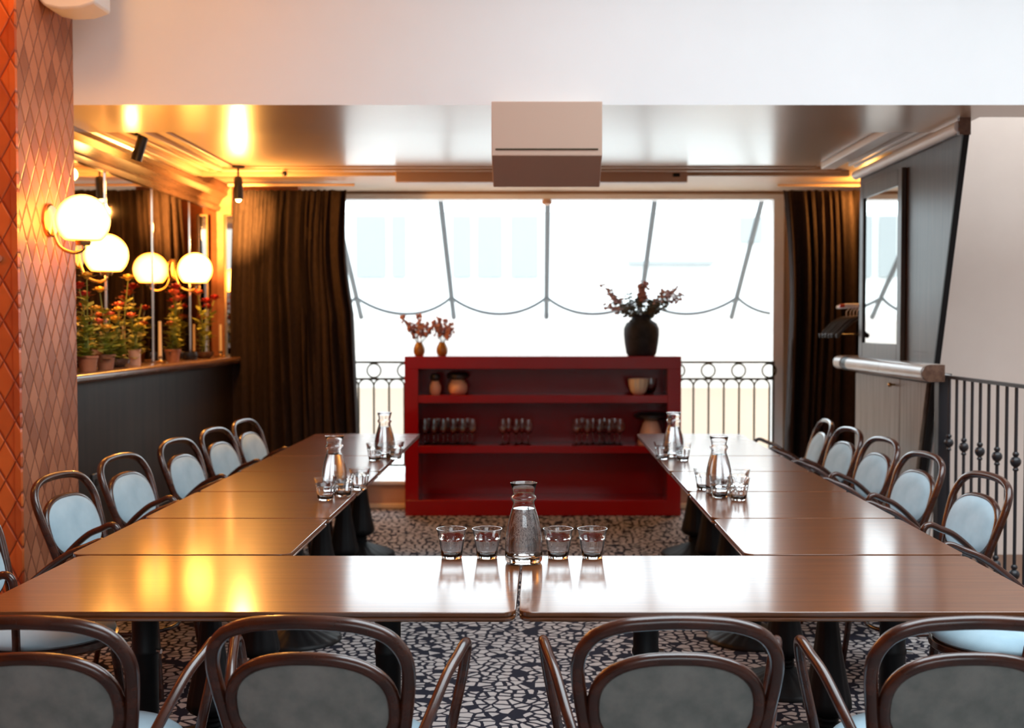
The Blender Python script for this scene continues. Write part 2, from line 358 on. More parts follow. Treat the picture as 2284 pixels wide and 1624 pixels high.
# low ceiling
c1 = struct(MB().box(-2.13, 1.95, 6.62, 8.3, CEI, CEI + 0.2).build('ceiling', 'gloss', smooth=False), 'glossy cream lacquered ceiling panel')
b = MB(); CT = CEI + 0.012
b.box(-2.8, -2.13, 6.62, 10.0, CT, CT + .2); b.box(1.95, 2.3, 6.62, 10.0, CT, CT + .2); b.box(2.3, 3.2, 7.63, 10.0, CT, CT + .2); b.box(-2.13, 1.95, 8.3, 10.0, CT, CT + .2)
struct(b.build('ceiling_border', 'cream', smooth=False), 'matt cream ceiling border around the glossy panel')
struct(MB().box(-3.4, 2.3, 6.62, 10.25, 2.82, 2.95).box(2.3, 6.1, 7.6, 10.25, 2.82, 2.95).build('ceiling_slab', 'white', smooth=False))
# mouldings on the ceiling border (left, back, right)
k = 1
for (ofs, hh, ww) in ((0.02, 0.022, 0.045), (0.13, 0.03, 0.05), (0.26, 0.018, 0.03), (0.34, 0.04, 0.06)):
    b = MB().box(-2.13 - ofs - ww, -2.13 - ofs, 6.64, 8.3 + ofs + ww, CT - hh, CT + 0.001)
    b.box(-2.13 - ofs - ww, 1.95 + ofs, 8.3 + ofs, 8.3 + ofs + ww, CT - hh, CT + 0.001)
    struct(b.build('trim_%d' % (k + 10), 'cream', bevel=0.006)); k += 1
for (x0, ww, hh) in ((1.97, 0.10, 0.05), (2.16, 0.03, 0.03), (2.20, 0.04, 0.04)):
    struct(MB().box(x0, x0 + ww, 6.64, 8.2, CT - hh, CT + 0.001).build('trim_%d' % (k + 10), 'whitep', bevel=0.006)); k += 1
# left mirror wall, wainscot, crown
struct(MB().box(-2.8, LX - 0.012, 5.8, 9.62, 0, 2.62).build('wall_side', 'darkwood', smooth=False))
struct(MB().box(-2.8, -2.40, 5.8, 9.55, 0, 1.172).build('wall_wainscot', 'wainscot', smooth=False), 'dark wood wainscot under the plant ledge')
b = MB(); b.prism([(LX - 0.01, 2.40), (LX + 0.02, 2.40), (LX + 0.035, 2.43), (LX + 0.02, 2.45), (LX + 0.05, 2.50), (LX + 0.09, 2.53), (LX + 0.09, 2.56), (LX + 0.12, 2.612), (LX - 0.01, 2.612)], 'y', 5.8, 9.55)
struct(b.build('trim_30', 'ledgewood', ang=20), 'dark wood crown moulding above the left mirror')
# back-left return wall
struct(MB().box(-2.8, -1.95, 9.56, 9.7, 0, 2.612).build('wall_back', 'terracotta', smooth=False), 'orange brown return wall beside the left curtain')
# ledge (left)
def bull(x0, x1, z0, z1, side, n=8):
    """rectangle with a rounded nose at x1 (side=+1) or x0 (side=-1)"""
    r = (z1 - z0) / 2; zc = (z0 + z1) / 2
    if side > 0: return [(x0, z0)] + [(x1 - r + r * math.sin(PI * i / n), zc - r * math.cos(PI * i / n)) for i in range(n + 1)] + [(x0, z1)]
    return [(x1, z1)] + [(x0 + r - r * math.sin(PI * i / n), zc + r * math.cos(PI * i / n)) for i in range(n + 1)] + [(x1, z0)]
led = MB().prism(bull(LX - 0.01, -2.345, 1.172, 1.228, 1), 'y', 5.8, 9.55).build('wall_ledge', 'ledgewood', ang=40)
tag(led, 'long dark wooden ledge with rounded nose under the left wall mirror', 'ledge')
# left mirror panels
mr = thing('wall_mirror', (LX, 7.7, 1.23), 'bronze tinted mirror in tall panels behind the potted flowers', 'mirror')
ys = [5.80, 6.23, 7.09, 7.95, 8.80, 9.55]
for i in range(5):
    MB().box(LX - 0.008, LX, ys[i] + 0.002, ys[i + 1] - 0.002, 1.23, 2.40).build('mirror_panel', 'bronzemirror', mr, smooth=False, world=True)
for y in ys[1:5]:
    MB().box(LX - 0.004, LX + 0.008, y - 0.008, y + 0.008, 1.23, 2.40).build('chrome_strip', 'chrome', mr, world=True, bevel=0.002)
nm = thing('corner_mirror', (-2.5, 9.55, 1.23), 'narrow upright mirror strip in the corner beside the left curtain', 'mirror')
MB().box(-2.53, -2.47, 9.535, 9.545, 1.24, 2.36).build('mirror_panel', 'mirror', nm, smooth=False, world=True)
b = MB()
for (x0, x1, z0, z1) in ((-2.545, -2.53, 1.23, 2.375), (-2.47, -2.455, 1.23, 2.375), (-2.53, -2.47, 2.36, 2.375), (-2.53, -2.47, 1.23, 1.24)): b.box(x0, x1, 9.52, 9.55, z0, z1)
b.build('frame', 'brass', nm, world=True)

# back wall with the wide opening
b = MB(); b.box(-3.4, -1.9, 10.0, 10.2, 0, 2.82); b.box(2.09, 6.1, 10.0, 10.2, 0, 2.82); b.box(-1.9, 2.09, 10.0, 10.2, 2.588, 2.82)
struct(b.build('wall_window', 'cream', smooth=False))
struct(MB().box(2.255, 2.3, 6.62, 7.5, 2.56, HALL).build('wall_void', 'peachw', smooth=False))
struct(MB().box(3.2, 3.32, 7.62, 10.0, 0, 2.82).build('wall_alcove', 'peachw', smooth=False))
wf = MB(); wf.box(-1.9, 2.09, 9.97, 10.1, 2.542, 2.588); wf.box(2.0, 2.09, 9.97, 10.1, 0.22, 2.542); wf.box(-1.9, -1.81, 9.97, 10.1, 0.22, 2.542)
struct(wf.build('window_1', 'whitep', bevel=0.004), 'white frame around the wide window opening')
# step below the window
st = MB().box(-2.8, 3.2, 9.40, 10.2, 0.19, 0.22).build('window_sill', 'whitep', bevel=0.005); struct(st, 'white step top below the window railing')
struct(MB().box(-2.8, 3.2, 9.42, 9.46, 0.04, 0.19).build('trim_4', 'sillwood', smooth=False), 'pale wooden riser below the white window step')
struct(MB().box(-2.8, 3.2, 9.39, 9.42, 0.0, 0.04).build('baseboard_back', 'candle', bevel=0.006), 'cream skirting at the foot of the window step')
struct(MB().box(-2.8, 3.2, 9.46, 10.2, -0.05, 0.19).build('trim_5', 'whitep', smooth=False))
# bay outside: low wall, floor, slanted glazing
b = MB().box(-4, 4.2, 10.2, 12.4, 0.1, 0.2); struct(b.build('exterior_floor', 'facade', smooth=False))
struct(MB().box(-4, 4.2, 12.0, 12.2, 0.835, 1.60).build('exterior_wall', 'lowwall', smooth=False), 'white upper part of the low wall outside the window')
struct(MB().box(-4, 4.2, 11.98, 12.2, 0.2, 0.835).build('exterior_wall_base', 'peachout', smooth=False), 'peach lower part of the low wall outside the window')
TOPY, TOPZ, BOTY, BOTZ = 10.3, 2.58, 11.9, 1.555
gl = thing('glazed_lean_to', (0.08, 10.3, 1.5), 'sloping glass roof with dark metal bars outside the window', 'glass roof')
b = MB().add([(-3.9, TOPY, TOPZ + .03), (4.1, TOPY, TOPZ + .03), (4.1, BOTY + .05, BOTZ + .02), (-3.9, BOTY + .05, BOTZ + .02)], [(0, 1, 2, 3)])
b.build('glass_pane', 'pane', gl, smooth=False, world=True)
xs = [0.085 + 0.94 * i for i in range(-4, 5)]
for x in xs:
    MB().tube([(x, TOPY, TOPZ), (x, BOTY, BOTZ)], 0.026, 8).build('glazing_bar', 'bar', gl, world=True)
MB().box(-3.9, 4.1, TOPY - .08, TOPY, TOPZ - .02, TOPZ + .12).build('top_rail', 'whitep', gl, world=True)
swy = BOTY - 0.16 * (BOTY - TOPY)
for i in range(len(xs) - 1):
    if i in (0, len(xs) - 2): continue
    x0, x1 = xs[i], xs[i + 1]; pts = []
    for k in range(17):
        t = k / 16; s_ = 4 * t * (1 - t)
        tt = 0.19 - 0.155 * s_ * (1.15 - 0.15 * s_)
        pts.append((x0 + (x1 - x0) * t, BOTY - tt * (BOTY - TOPY) - 0.03, BOTZ + tt * (TOPZ - BOTZ)))
    MB().tube(pts, 0.018, 6).build('swag_bar', 'bar', gl, world=True)
# building opposite
fb = thing('building_opposite', (0, 19, 0), 'pale building across the yard seen through the sloping glass', 'building')
MB().box(-9, 9, 19, 19.5, -2, 3.3).build('wall', 'facade', fb, smooth=False, world=True)
for (px0, px1, py0, py1) in ((795, 860, 482, 618), (875, 905, 482, 618), (1010, 1050, 482, 618), (1065, 1120, 482, 618), (1140, 1200, 482, 618), (1650, 1700, 485, 540)):
    p0 = at(px0, py1, 18.98); p1 = at(px1, py0, 18.98)
    MB().box(p0.x, p1.x, 18.94, 18.99, p0.z, p1.z).build('window', 'facadeglass', fb, smooth=False, world=True)
p0 = at(1400, 590, 18.98); p1 = at(1590, 582, 18.98)
MB().box(p0.x, p1.x, 18.85, 18.99, p0.z, p1.z).build('cornice', 'facadeglass', fb, smooth=False, world=True)

# window railing
rl = thing('window_railing', (0.05, 9.9, 0.22), 'thin dark bronze railing with rings and arches in front of the window', 'railing')
ZT, ZM, ZB = 1.163, 1.022, 0.29
b = MB(); 
for x in (-1.89, 1.99): b.box(x - .008, x + .008, 9.892, 9.908, 0.22, ZT)
for z in (ZT, ZM, ZB): b.box(-1.9, 2.0, 9.890, 9.910, z - 0.009, z + 0.009)
b.build('rail', 'goldiron', rl, world=True)
pit = 0.1288; x0 = (1547 - 1200) * 9.9 / F_
i0 = int((-1.88 - x0) / pit); i1 = int((1.98 - x0) / pit)
for i in range(i0, i1 + 1):
    x = x0 + i * pit
    MB().tube([(x, 9.9, ZB), (x, 9.9, ZM - pit / 2)], 0.009, 6).build('baluster', 'goldiron', rl, world=True)
b = MB()
for i in range(i0, i1):
    xc = x0 + (i + .5) * pit; r = pit / 2
    b.tube([(xc + r * math.cos(a), 9.9, ZM - r + r * math.sin(a)) for a in [PI * k / 12 for k in range(13)]], 0.008, 6)
b.build('arch_band', 'goldiron', rl, world=True)
xr = (1580 - 1200) * 9.9 / F_
for i in range(-15, 4):
    x = xr + i * 2 * pit * 0.998
    if -1.8 < x < 1.98:
        MB().tube([(x + 0.058 * math.cos(a), 9.9, (ZT + ZM) / 2 + 0.058 * math.sin(a)) for a in [2 * PI * k / 24 for k in range(24)]], 0.008, 6, closed=True).build('ring', 'goldiron', rl, world=True)

# ------------------------------------------------------------------ curtains
def curtain(name, label, xl, xr_, y, nf, seed, ztop=2.54, zbot=0.02):
    """xl/xr_: functions of height fraction (0 top .. 1 bottom)"""
    rr = random.Random(seed); ph = [rr.uniform(0, 6.28) for _ in range(4)]
    nu, nv = nf * 10, 26; vs = []; fs = []
    for j in range(nv + 1):
        t = j / nv; z = ztop + (zbot - ztop) * t
        for i in range(nu + 1):
            u = i / nu
            uu = u + 0.022 * math.sin(5 * PI * u + ph[0] + 1.3 * t) + 0.012 * math.sin(11 * PI * u + ph[1] - t)
            ph_ = 2 * PI * nf * uu
            amp = (0.030 + 0.035 * min(1, t * 2.2)) * (0.75 + 0.35 * math.sin(3.7 * u * PI + ph[2]))
            X = xl(t) + (xr_(t) - xl(t)) * u + 0.012 * math.cos(ph_ * 1.0 + ph[3] + 2 * t) * min(1, t * 3)
            Y = y + amp * math.sin(ph_ + 0.5 * math.sin(2 * t + i * 0.02)) + 0.01 * math.sin(2.3 * ph_ + 3 * t)
            vs.append((X, Y, z + 0.006 * math.sin(ph_) * (t < 0.02)))
    for j in range(nv):
        for i in range(nu):
            a = j * (nu + 1) + i; fs.append((a, a + 1, a + nu + 2, a + nu + 1))
    o = MB().add(vs, fs).build(name, 'curtain', ang=80)
    sd = o.modifiers.new('thickness', 'SOLIDIFY'); sd.thickness = 0.004
    return tag(o, label, 'curtain')
curtain('curtain', 'wide dark brown pleated curtain hanging left of the window',
        lambda t: -2.40 - 0.05 * min(1, t * 3), lambda t: -1.50 - 0.035 * math.sin(PI * min(1, t * 2.6)) + 0.10 * t, 9.26, 15, 3)
curtain('curtain', 'dark pleated curtain hanging right of the window behind the coat hangers',
        lambda t: 1.945 + 0.10 * math.sin(PI * min(1, t * 2.0) * .5) * (1 - t) - 0.01 * t, lambda t: 3.0, 9.30, 14, 8)
struct(MB().tube([(-2.45, 9.30, 2.585), (-1.45, 9.30, 2.585)], 0.012, 8).build('trim_40', 'cream'))
struct(MB().tube([(1.9, 9.32, 2.585), (3.1, 9.32, 2.585)], 0.012, 8).build('trim_41', 'cream'))

# ------------------------------------------------------------------ partition on the right
TZ = 2.50
def slant(z): return 6.17 + (2.50 - z) * 0.335     # Y of the near edge at height z
poly = [(slant(TZ), TZ), (8.13, TZ), (8.13, 0), (slant(0), 0)]
struct(MB().prism(poly, 'x', RX, RX + 0.028).build('wall_partition', 'darkwood', smooth=False), 'dark wood partition with a slanting near end')
poly = [(slant(TZ) - 0.02, TZ), (slant(TZ), TZ), (slant(0), 0), (slant(0) - 0.02, 0)]
struct(MB().prism(poly, 'x', RX - 0.002, RX + 0.03).build('trim_50', 'black', smooth=False), 'black slanting edge strip of the wood partition')
b = MB(); 
b.prism([(6.55, 1.2), (6.66, 1.2), (7.08, 0), (6.97, 0)], 'x', RX + 0.05, RX + 0.085)
struct(MB().prism([(6.66, 1.2), (6.80, 1.2), (7.2, 0), (7.08, 0)], 'x', RX + 0.085, RX + 0.13).build('trim_54', 'black', smooth=False), 'black slanting board between the newel and the pale board')
struct(b.build('trim_51', 'whitep', smooth=False), 'pale slanting board beside the foot of the partition')
# cornice rail
struct(MB().tube([(RX - 0.02, 6.16, 2.515), (RX - 0.02, 8.16, 2.515)], 0.032, 14).build('trim_52', 'whitep'), 'rounded pale cornice along the top of the partition')
struct(MB().box(RX - 0.03, RX + 0.03, 6.14, 6.17, 2.47, 2.56).build('trim_53', 'ledgewood', smooth=False))
# mirror in partition
YA, YB = 7.10, 8.02   # near and far
fm = thing('partition_mirror', (RX, 7.5, 1.28), 'tall upright mirror in a dark grey wooden frame on the partition', 'mirror')
ft = RX - 0.03
MB().box(ft + 0.012, RX - 0.002, YA + 0.08, YB - 0.08, 1.36, 2.33).build('mirror_panel', 'mirror', fm, smooth=False, world=True)
b = MB(); 
for (a0, a1, z0, z1) in ((YA, YA + .08, 1.245, 2.43), (YB - .08, YB, 1.245, 2.43), (YA + .08, YB - .08, 2.33, 2.43), (YA + .08, YB - .08, 1.245, 1.36)): b.box(ft, RX - 0.001, a0, a1, z0, z1)
b.build('frame', 'darkwood', fm, world=True, bevel=0.004)
b = MB()
for (a0, a1, z0, z1) in ((YA + .08, YA + .09, 1.36, 2.33), (YB - .09, YB - .08, 1.36, 2.33)): b.box(ft + 0.004, RX - 0.004, a0, a1, z0, z1)
b.build('inner_bead', 'black', fm, world=True)
# ledge on partition
lg = thing('partition_ledge', (RX, 7.2, 1.2), 'thick rounded wooden ledge below the partition mirror', 'ledge')
z0, z1 = 1.165, 1.262; ring = bull(RX - 0.13, RX - 0.001, z0, z1, -1)
MB().prism(ring, 'y', 6.42, 7.22).build('ledge_section', 'paleledge', lg, ang=40, world=True)
MB().prism(ring, 'y', 7.225, 8.0).build('ledge_section', 'paleledge', lg, ang=40, world=True)
MB().prism(ring, 'y', 8.0, 8.12).build('dark_band', 'black', lg, ang=40, world=True)
MB().prism(bull(RX - 0.13, RX + 0.07, z0, z1, -1), 'y', 8.15, 8.32).build('end_section', 'paleledge', lg, ang=40, world=True)
MB().prism(bull(RX - 0.125, RX + 0.0, z0 + .002, z1 - .002, -1), 'y', 6.40, 6.42).build('end_cap', 'ledgewood', lg, ang=40, world=True)
# cabinet doors below
cb = thing('wall_cabinet', (RX, 7.5, 0), 'greyish wood cabinet with a small knob under the partition ledge', 'cabinet')
d1 = MB().prism([(slant(1.15) + .012, 1.15), (7.12, 1.15), (7.12, 0.05), (slant(0.05) + .012, 0.05)], 'x', RX - 0.022, RX - 0.002).build('side_panel', 'greywood', cb, world=True, bevel=0.002)
d2 = MB().box(RX - 0.022, RX - 0.002, 7.13, 8.12, 0.05, 1.15).build('door', 'greywood', cb, world=True, bevel=0.002)
kb = MB(); kb.tube([(-0.022, 0, 0), (-0.045, 0, 0)], 0.006, 8); kb.ball((-0.055, 0, 0), 0.014)
kb = kb.build('knob', 'brass', d2); kb.location = (RX - cb.location.x, 7.22 - 7.5, 1.11)
# coat rail and hangers
cr = thing('coat_rail', (2.30, 8.5, 1.6), 'white coat rail with a red end cap behind the partition', 'coat rail')
MB().tube([(2.30, 8.16, 1.615), (2.30, 9.0, 1.615)], 0.013, 10).build('rail', 'whitep', cr, world=True)
MB().tube([(2.30, 8.30, 1.615), (2.17, 8.30, 1.615)], 0.015, 10).build('stub', 'whitep', cr, world=True)
MB().tube([(2.17, 8.30, 1.615), (2.135, 8.30, 1.612)], 0.014, 10).build('end_cap', 'redcap', cr, world=True)
def hanger():
    t = thing('coat_hanger', (0, 0, 0), 'black coat hanger behind the partition, nearest to the front', 'coat hanger', 'black coat hangers on the rail')
    b = MB().tube(spline([(-0.195, 0, -0.205), (-0.175, 0, -0.185), (-0.09, 0, -0.105), (0, 0, -0.075), (0.09, 0, -0.105), (0.175, 0, -0.185), (0.195, 0, -0.205)], 5), 0.013, 8)
    b.ball((-0.195, 0, -0.208), 0.018, 8, 6); b.ball((0.195, 0, -0.208), 0.018, 8, 6)
    b.build('shoulder', 'blackp', t)
    MB().tube([(-0.18, 0, -0.2), (0.18, 0, -0.2)], 0.005, 6).build('bar', 'blackp', t)
    MB().tube(spline([(0, 0, -0.07), (0, 0, -0.03), (0.022, 0, -0.004), (0.008, 0, 0.018), (-0.014, 0, 0.016)], 5), 0.003, 6).build('hook', 'chrome', t)
    return t
hg = hanger()
hp = [(2.30, 8.24, 0.08), (2.30, 8.36, 0.02), (2.30, 8.45, 0.05), (2.30, 8.54, 0.02), (2.30, 8.63, 0.06), (2.30, 8.74, 0.1)]
for i, (x, y, a) in enumerate(hp):
    if i == 0: hg.location = (x, y, 1.615 - 0.003); hg.rotation_euler = (0, 0, a)
    else: dup(hg, (x, y, 1.612 - 0.001 * i), a, 'black coat hanger behind the partition, %s from the front' % ('', 'second', 'third', 'fourth', 'fifth', 'last and farthest')[i])

# ------------------------------------------------------------------ stair railing
rr = thing('stair_railing', (2.25, 5.5, 0), 'black iron stair railing with knuckled balusters on the right', 'railing')
MB().box(2.235, 2.265, 2.6, 6.46, 1.185, 1.202).build('top_rail', 'iron', rr, world=True)
MB().box(2.232, 2.268, 2.6, 6.46, 0.08, 0.095).build('bottom_rail', 'iron', rr, world=True)
MB().box(2.21, 2.262, 6.45, 6.52, 0, 1.202).build('newel_post', 'iron', rr, world=True)
for i in range(34):
    y = 6.395 - i * 0.1121
    if y < 2.7: break
    b = MB().tube([(2.25, y, 0.09), (2.25, y, 1.19)], 0.0085, 8)
    if i % 2 == 0:
        for zc in (0.835, 0.30):
            b.lathe([(0.0085, -0.046), (0.013, -0.042), (0.014, -0.036), (0.010, -0.029), (0.010, -0.026), (0.019, -0.019), (0.0245, -0.008), (0.0255, 0.0), (0.0245, 0.008), (0.019, 0.017), (0.009, 0.023), (0.014, 0.029), (0.0155, 0.035), (0.014, 0.041), (0.0085, 0.046)], (2.25, y, zc), 12)
    b.build('baluster', 'iron', rr, world=True)

# ------------------------------------------------------------------ ceiling fittings
pb = thing('ceiling_projector_box', (0.05, 5.8, 2.3), 'beige box with a sloping underside hanging from the beam', 'projector box')
x0, x1 = -0.225, 0.311
MB().prism([(5.70, SOF - 0.001), (5.70, 2.297), (5.93, 2.172), (5.93, SOF - 0.001)], 'x', x0, x1).build('housing', 'casing', pb, world=True, bevel=0.004)
MB().box(x0 + .02, x1 - .02, 5.695, 5.70, 2.326, 2.332).build('vent_slot', 'goldiron', pb, world=True)
sc_ = thing('screen_casing', (0, 8.6, 2.5), 'long beige projection screen casing under the ceiling before the window', 'screen casing')
MB().box(-1.037, 1.087, 8.55, 8.67, 2.515, 2.611).build('casing', 'casing', sc_, world=True, bevel=0.006)
MB().box(0.98, 1.03, 8.545, 8.55, 2.555, 2.58).build('label_plate', 'black', sc_, world=True)
dd = thing('roof_sensor', (0.06, 10.05, 2.5), 'small brown fitting at the window head in the centre', 'sensor')
MB().lathe([(0.03, 2.54), (0.045, 2.52), (0.045, 2.50), (0.02, 2.49)], (0.075, 9.93, 0), 16).build('body', 'sillwood', dd, world=True)
dc = thing('ceiling_camera', (-1.82, 8.4, 2.55), 'tiny dark ceiling camera near the left spotlight', 'camera')
MB().lathe([(0.03, 2.60), (0.03, 2.585), (0.012, 2.58)], (-1.82, 8.45, 0), 16).build('mount', 'cream', dc, world=True)
MB().ball((-1.82, 8.45, 2.565), 0.02).build('lens', 'blackp', dc, world=True)

def spot(loc, aim, label, cone=95, energy=40, col=(1, 0.45, 0.10), drop=0.10, blen=0.13, pt=0, bulb=True, beam=None):
    t = thing('spotlight', loc, label, 'spotlight', None)
    d = (Vector(aim) - Vector(loc)).normalized()
    MB().lathe([(0.045, 0), (0.045, -0.012), (0.02, -0.016)], (0, 0, 0), 20).build('ceiling_plate', 'blackp', t)
    MB().tube([(0, 0, -0.012), (0, 0, -drop)], 0.008, 8).build('stem', 'blackp', t)
    c = Vector((0, 0, -drop)); a = c - d * 0.03; e = c + d * blen
    MB().tube([a, a + d * .02, e], [0.022, 0.03, 0.033], 18).build('lamp_head', 'blackp', t)
    if bulb: MB().ball(e + d * 0.002, 0.020, 16, 10).build('bulb', 'bulb', t)
    if pt:
        l = bpy.data.lights.new('lamp_glow', 'POINT'); l.energy = pt; l.color = col; l.shadow_soft_size = 0.04
        o = bpy.data.objects.new('lamp_glow', l); COL.objects.link(o); o.location = Vector(loc) + e + d * 0.09
    l = bpy.data.lights.new('spot_glow', 'SPOT'); l.energy = energy; l.color = col; l.spot_size = math.radians(cone); l.spot_blend = 1.0; l.shadow_soft_size = 0.03
    o = bpy.data.objects.new('spot_glow', l); COL.objects.link(o); o.location = Vector(loc) + e + d * 0.05
    bd = (Vector(beam) - o.location).normalized() if beam else d
    o.rotation_euler = bd.to_track_quat('-Z', 'Y').to_euler()
    return t
spot((-2.12, 8.32, CEI), (-2.16, 8.50, 1.6), 'black ceiling spotlight above the left curtain with a bright warm glow', 48, 1100, drop=0.10, pt=60, beam=(-2.40, 9.25, 2.33))
spot((-2.35, 7.0, CT), (-2.58, 7.1, 2.0), 'black ceiling spotlight tilted towards the mirror near the beam', 90, 90, drop=0.03, pt=6, bulb=False)
spot((2.66, 8.98, CT), (2.38, 9.3, 2.30), 'black ceiling spotlight hidden behind the partition above the right curtain', 100, 30, drop=0.04, blen=0.09, pt=22)

# upper left device on the pillar
dv = thing('emergency_light', (-2.28, 5.45, 2.9), 'white rounded emergency light box on the tiled pillar near the frame top', 'emergency light')
b = MB(); prof = [(PX + 0.001, 3.30), (PX + 0.001, 2.965), (PX + .03, 2.935), (PX + .10, 2.92), (PX + .19, 2.925), (PX + .262, 2.95), (PX + .262, 3.30)]
b.prism(prof, 'y', 5.40, 5.60).build('body', 'whitep', dv, ang=50, world=True, bevel=0.012)
MB().box(PX + .12, PX + .255, 5.392, 5.40, 2.99, 3.28).build('front_plate', 'grey', dv, world=True)
MB().box(PX + .16, PX + .20, 5.386, 5.392, 3.01, 3.05).build('indicator', 'blackp', dv, world=True)
ks = MB().tube([(-2.36, 5.15, 1.77), (-2.36, 5.135, 1.77)], 0.016, 14).build('wall_hook', 'chrome'); tag(ks, 'small round metal stud on the orange tiled pillar', 'stud')
so = thing('wall_socket', (-2.40, 6.2, 0.7), 'black wall socket on the dark wainscot beside the pillar', 'socket')
sp = at(205, 1077, 6.3)
MB().box(-2.40, -2.388, 6.26, 6.36, sp.z - .05, sp.z + .05).build('plate', 'blackp', so, world=True, bevel=0.004)
MB().tube([(-2.388, 6.31, sp.z), (-2.384, 6.31, sp.z)], 0.02, 16).build('socket_face', 'black', so, world=True)

# ------------------------------------------------------------------ globe wall lamps
def globe(loc, wallx, label):
    t = thing('globe_wall_lamp', loc, label, 'wall lamp', 'globe wall lamps')
    r = 0.122; dz = -0.088; n = 18
    pr = [(1e-5, r)]
    for i in range(1, n):
        a = PI * i / n; z = r * math.cos(a)
        if z < dz: break
        pr.append((r * math.sin(a), z))
    rb = math.sqrt(r * r - dz * dz); pr.append((rb, dz)); pr.append((rb - .006, dz - .004)); pr.append((1e-5, dz - 0.004))
    MB().lathe(pr, (0, 0, 0), 36).build('lamp_shade', 'globe', t)
    wx = wallx - loc[0]
    MB().lathe([(0.03, -0.115), (0.036, -0.100), (0.036, dz - .006), (0.03, dz - .005)], (0, 0, 0), 20).build('socket', 'brass', t)
    MB().tube(spline([(0, 0, -0.112), (0, 0, -0.135), (wx * .3, 0, -0.15), (wx * .7, 0, -0.12), (wx * .9, 0, -0.04), (wx * .93, 0, 0)], 6), 0.008, 8).build('arm', 'brass', t)
    MB().tube([(wx + 0.001, 0, 0), (wx + 0.012, 0, 0), (wx + 0.018, 0, 0)], [0.078, 0.078, 0.070], 28).build('wall_plate', 'brass', t)
    return t
GL = []
p = at(185, 492, 5.49); GL.append(globe((p.x, 5.49, p.z), PX, 'lit globe wall lamp on the tiled pillar, the largest and nearest'))
p = at(237, 569, 6.64); GL.append(globe((p.x, 6.64, p.z), LX, 'lit globe wall lamp on the mirror just behind the pillar one'))
p = at(435, 602, 8.39); GL.append(globe((p.x, 8.39, p.z), LX, 'lit globe wall lamp on the mirror nearest the left curtain'))
GL.append(globe((-3.14, 4.3, 2.6), -3.3, 'lit globe wall lamp on the hall wall, outside the left frame edge'))
def pendant(x, y, z, r, label):
    t = thing('globe_pendant', (x, y, z), label, 'pendant lamp')
    MB().ball((0, 0, 0), r, 32, 18).build('lamp_shade', 'globe', t)
    MB().tube([(0, 0, r - .005), (0, 0, r + .03)], 0.04, 18).build('cap', 'brass', t)
    MB().tube([(0, 0, r + .02), (0, 0, HALL - z)], 0.006, 8).build('cord', 'blackp', t)
pendant(-2.0, 4.75, 3.45, 0.16, 'lit globe pendant hanging before the beam, above the top left of the frame')


# ------------------------------------------------------------------ tables
TH = 0.75
def slab(x0, x1, y0, y1, r, ztop=TH):
    prof = [(0.002, 0.0), (0.0005, -0.0008), (0.0, -0.0025), (0.0, -0.0095), (0.005, -0.0115), (0.0055, -0.0135), (0.0015, -0.0155), (0.0, -0.0185), (0.001, -0.0225), (0.004, -0.0255), (0.010, -0.027), (0.05, -0.027)]
    b = MB(); rings = []; n = 6
    for (ins, dz) in prof:
        ring = []
        for (cx, cy, a0) in ((x1 - r, y1 - r, 0), (x0 + r, y1 - r, 90), (x0 + r, y0 + r, 180), (x1 - r, y0 + r, 270)):
            for k in range(n + 1):
                a = math.radians(a0 + 90 * k / n); q = max(r - ins, 0.001)
                e = ins if r - ins < 0.001 else 0
                ring.append((cx + q * math.cos(a) , cy + q * math.sin(a), ztop + dz))
        rings.append(ring)
    L = len(rings[0]); vs = [v for rg in rings for v in rg]; fs = [tuple(range(L))]
    for i in range(len(rings) - 1):
        for k in range(L): fs.append((i * L + k, (i + 1) * L + k, (i + 1) * L + (k + 1) % L, i * L + (k + 1) % L))
    fs.append(tuple((len(rings) - 1) * L + k for k in range(L)))
    return b.add(vs, fs)
def bell_base(t, x, y):
    """fluted cast iron pedestal"""
    prof = [(0.030, TH - .06), (0.030, 0.56), (0.036, 0.55), (0.036, 0.53), (0.031, 0.52), (0.036, 0.45), (0.050, 0.34), (0.068, 0.24), (0.082, 0.175), (0.084, 0.155), (0.070, 0.135), (0.040, 0.125), (0.030, 0.118)]
    MB().lathe(prof, (x, y, 0), 36, mod=lambda a, i: 1 + (0.035 * math.cos(12 * a) if 5 <= i <= 10 else 0)).build('pedestal', 'black', t, ang=60)
    pr = [(0.030, 0.12), (0.040, 0.115), (0.040, 0.107), (0.031, 0.103), (0.042, 0.097), (0.042, 0.089), (0.033, 0.085), (0.048, 0.078), (0.09, 0.062), (0.15, 0.040), (0.20, 0.022), (0.215, 0.012), (0.215, 0.001)]
    MB().lathe(pr, (x, y, 0), 60, mod=lambda a, i: 1 + (0.05 * math.cos(20 * a) if 8 <= i <= 10 else 0)).build('base', 'black', t, ang=60)
    MB().tube([(x, y, TH - .062), (x, y, TH - .045)], 0.10, 20).build('top_plate', 'black', t)
def post_base(t, x, y):
    MB().lathe([(0.036, TH - .045), (0.036, 0.565), (0.039, 0.56), (0.039, 0.55), (0.036, 0.545), (0.036, 0.03)], (x, y, 0), 24).build('pedestal', 'black', t)
    MB().lathe([(0.04, 0.035), (0.10, 0.026), (0.19, 0.014), (0.20, 0.001)], (x, y, 0), 40).build('base', 'black', t)
    b = MB().tube([(x + .034, y - .01, 0.556), (x + .05, y - .014, 0.556)], 0.007, 8); b.build('locking_screw', 'chrome', t)
    MB().box(x - .20, x + .20, y - .04, y + .04, TH - .045, TH - .027).build('top_plate', 'black', t)
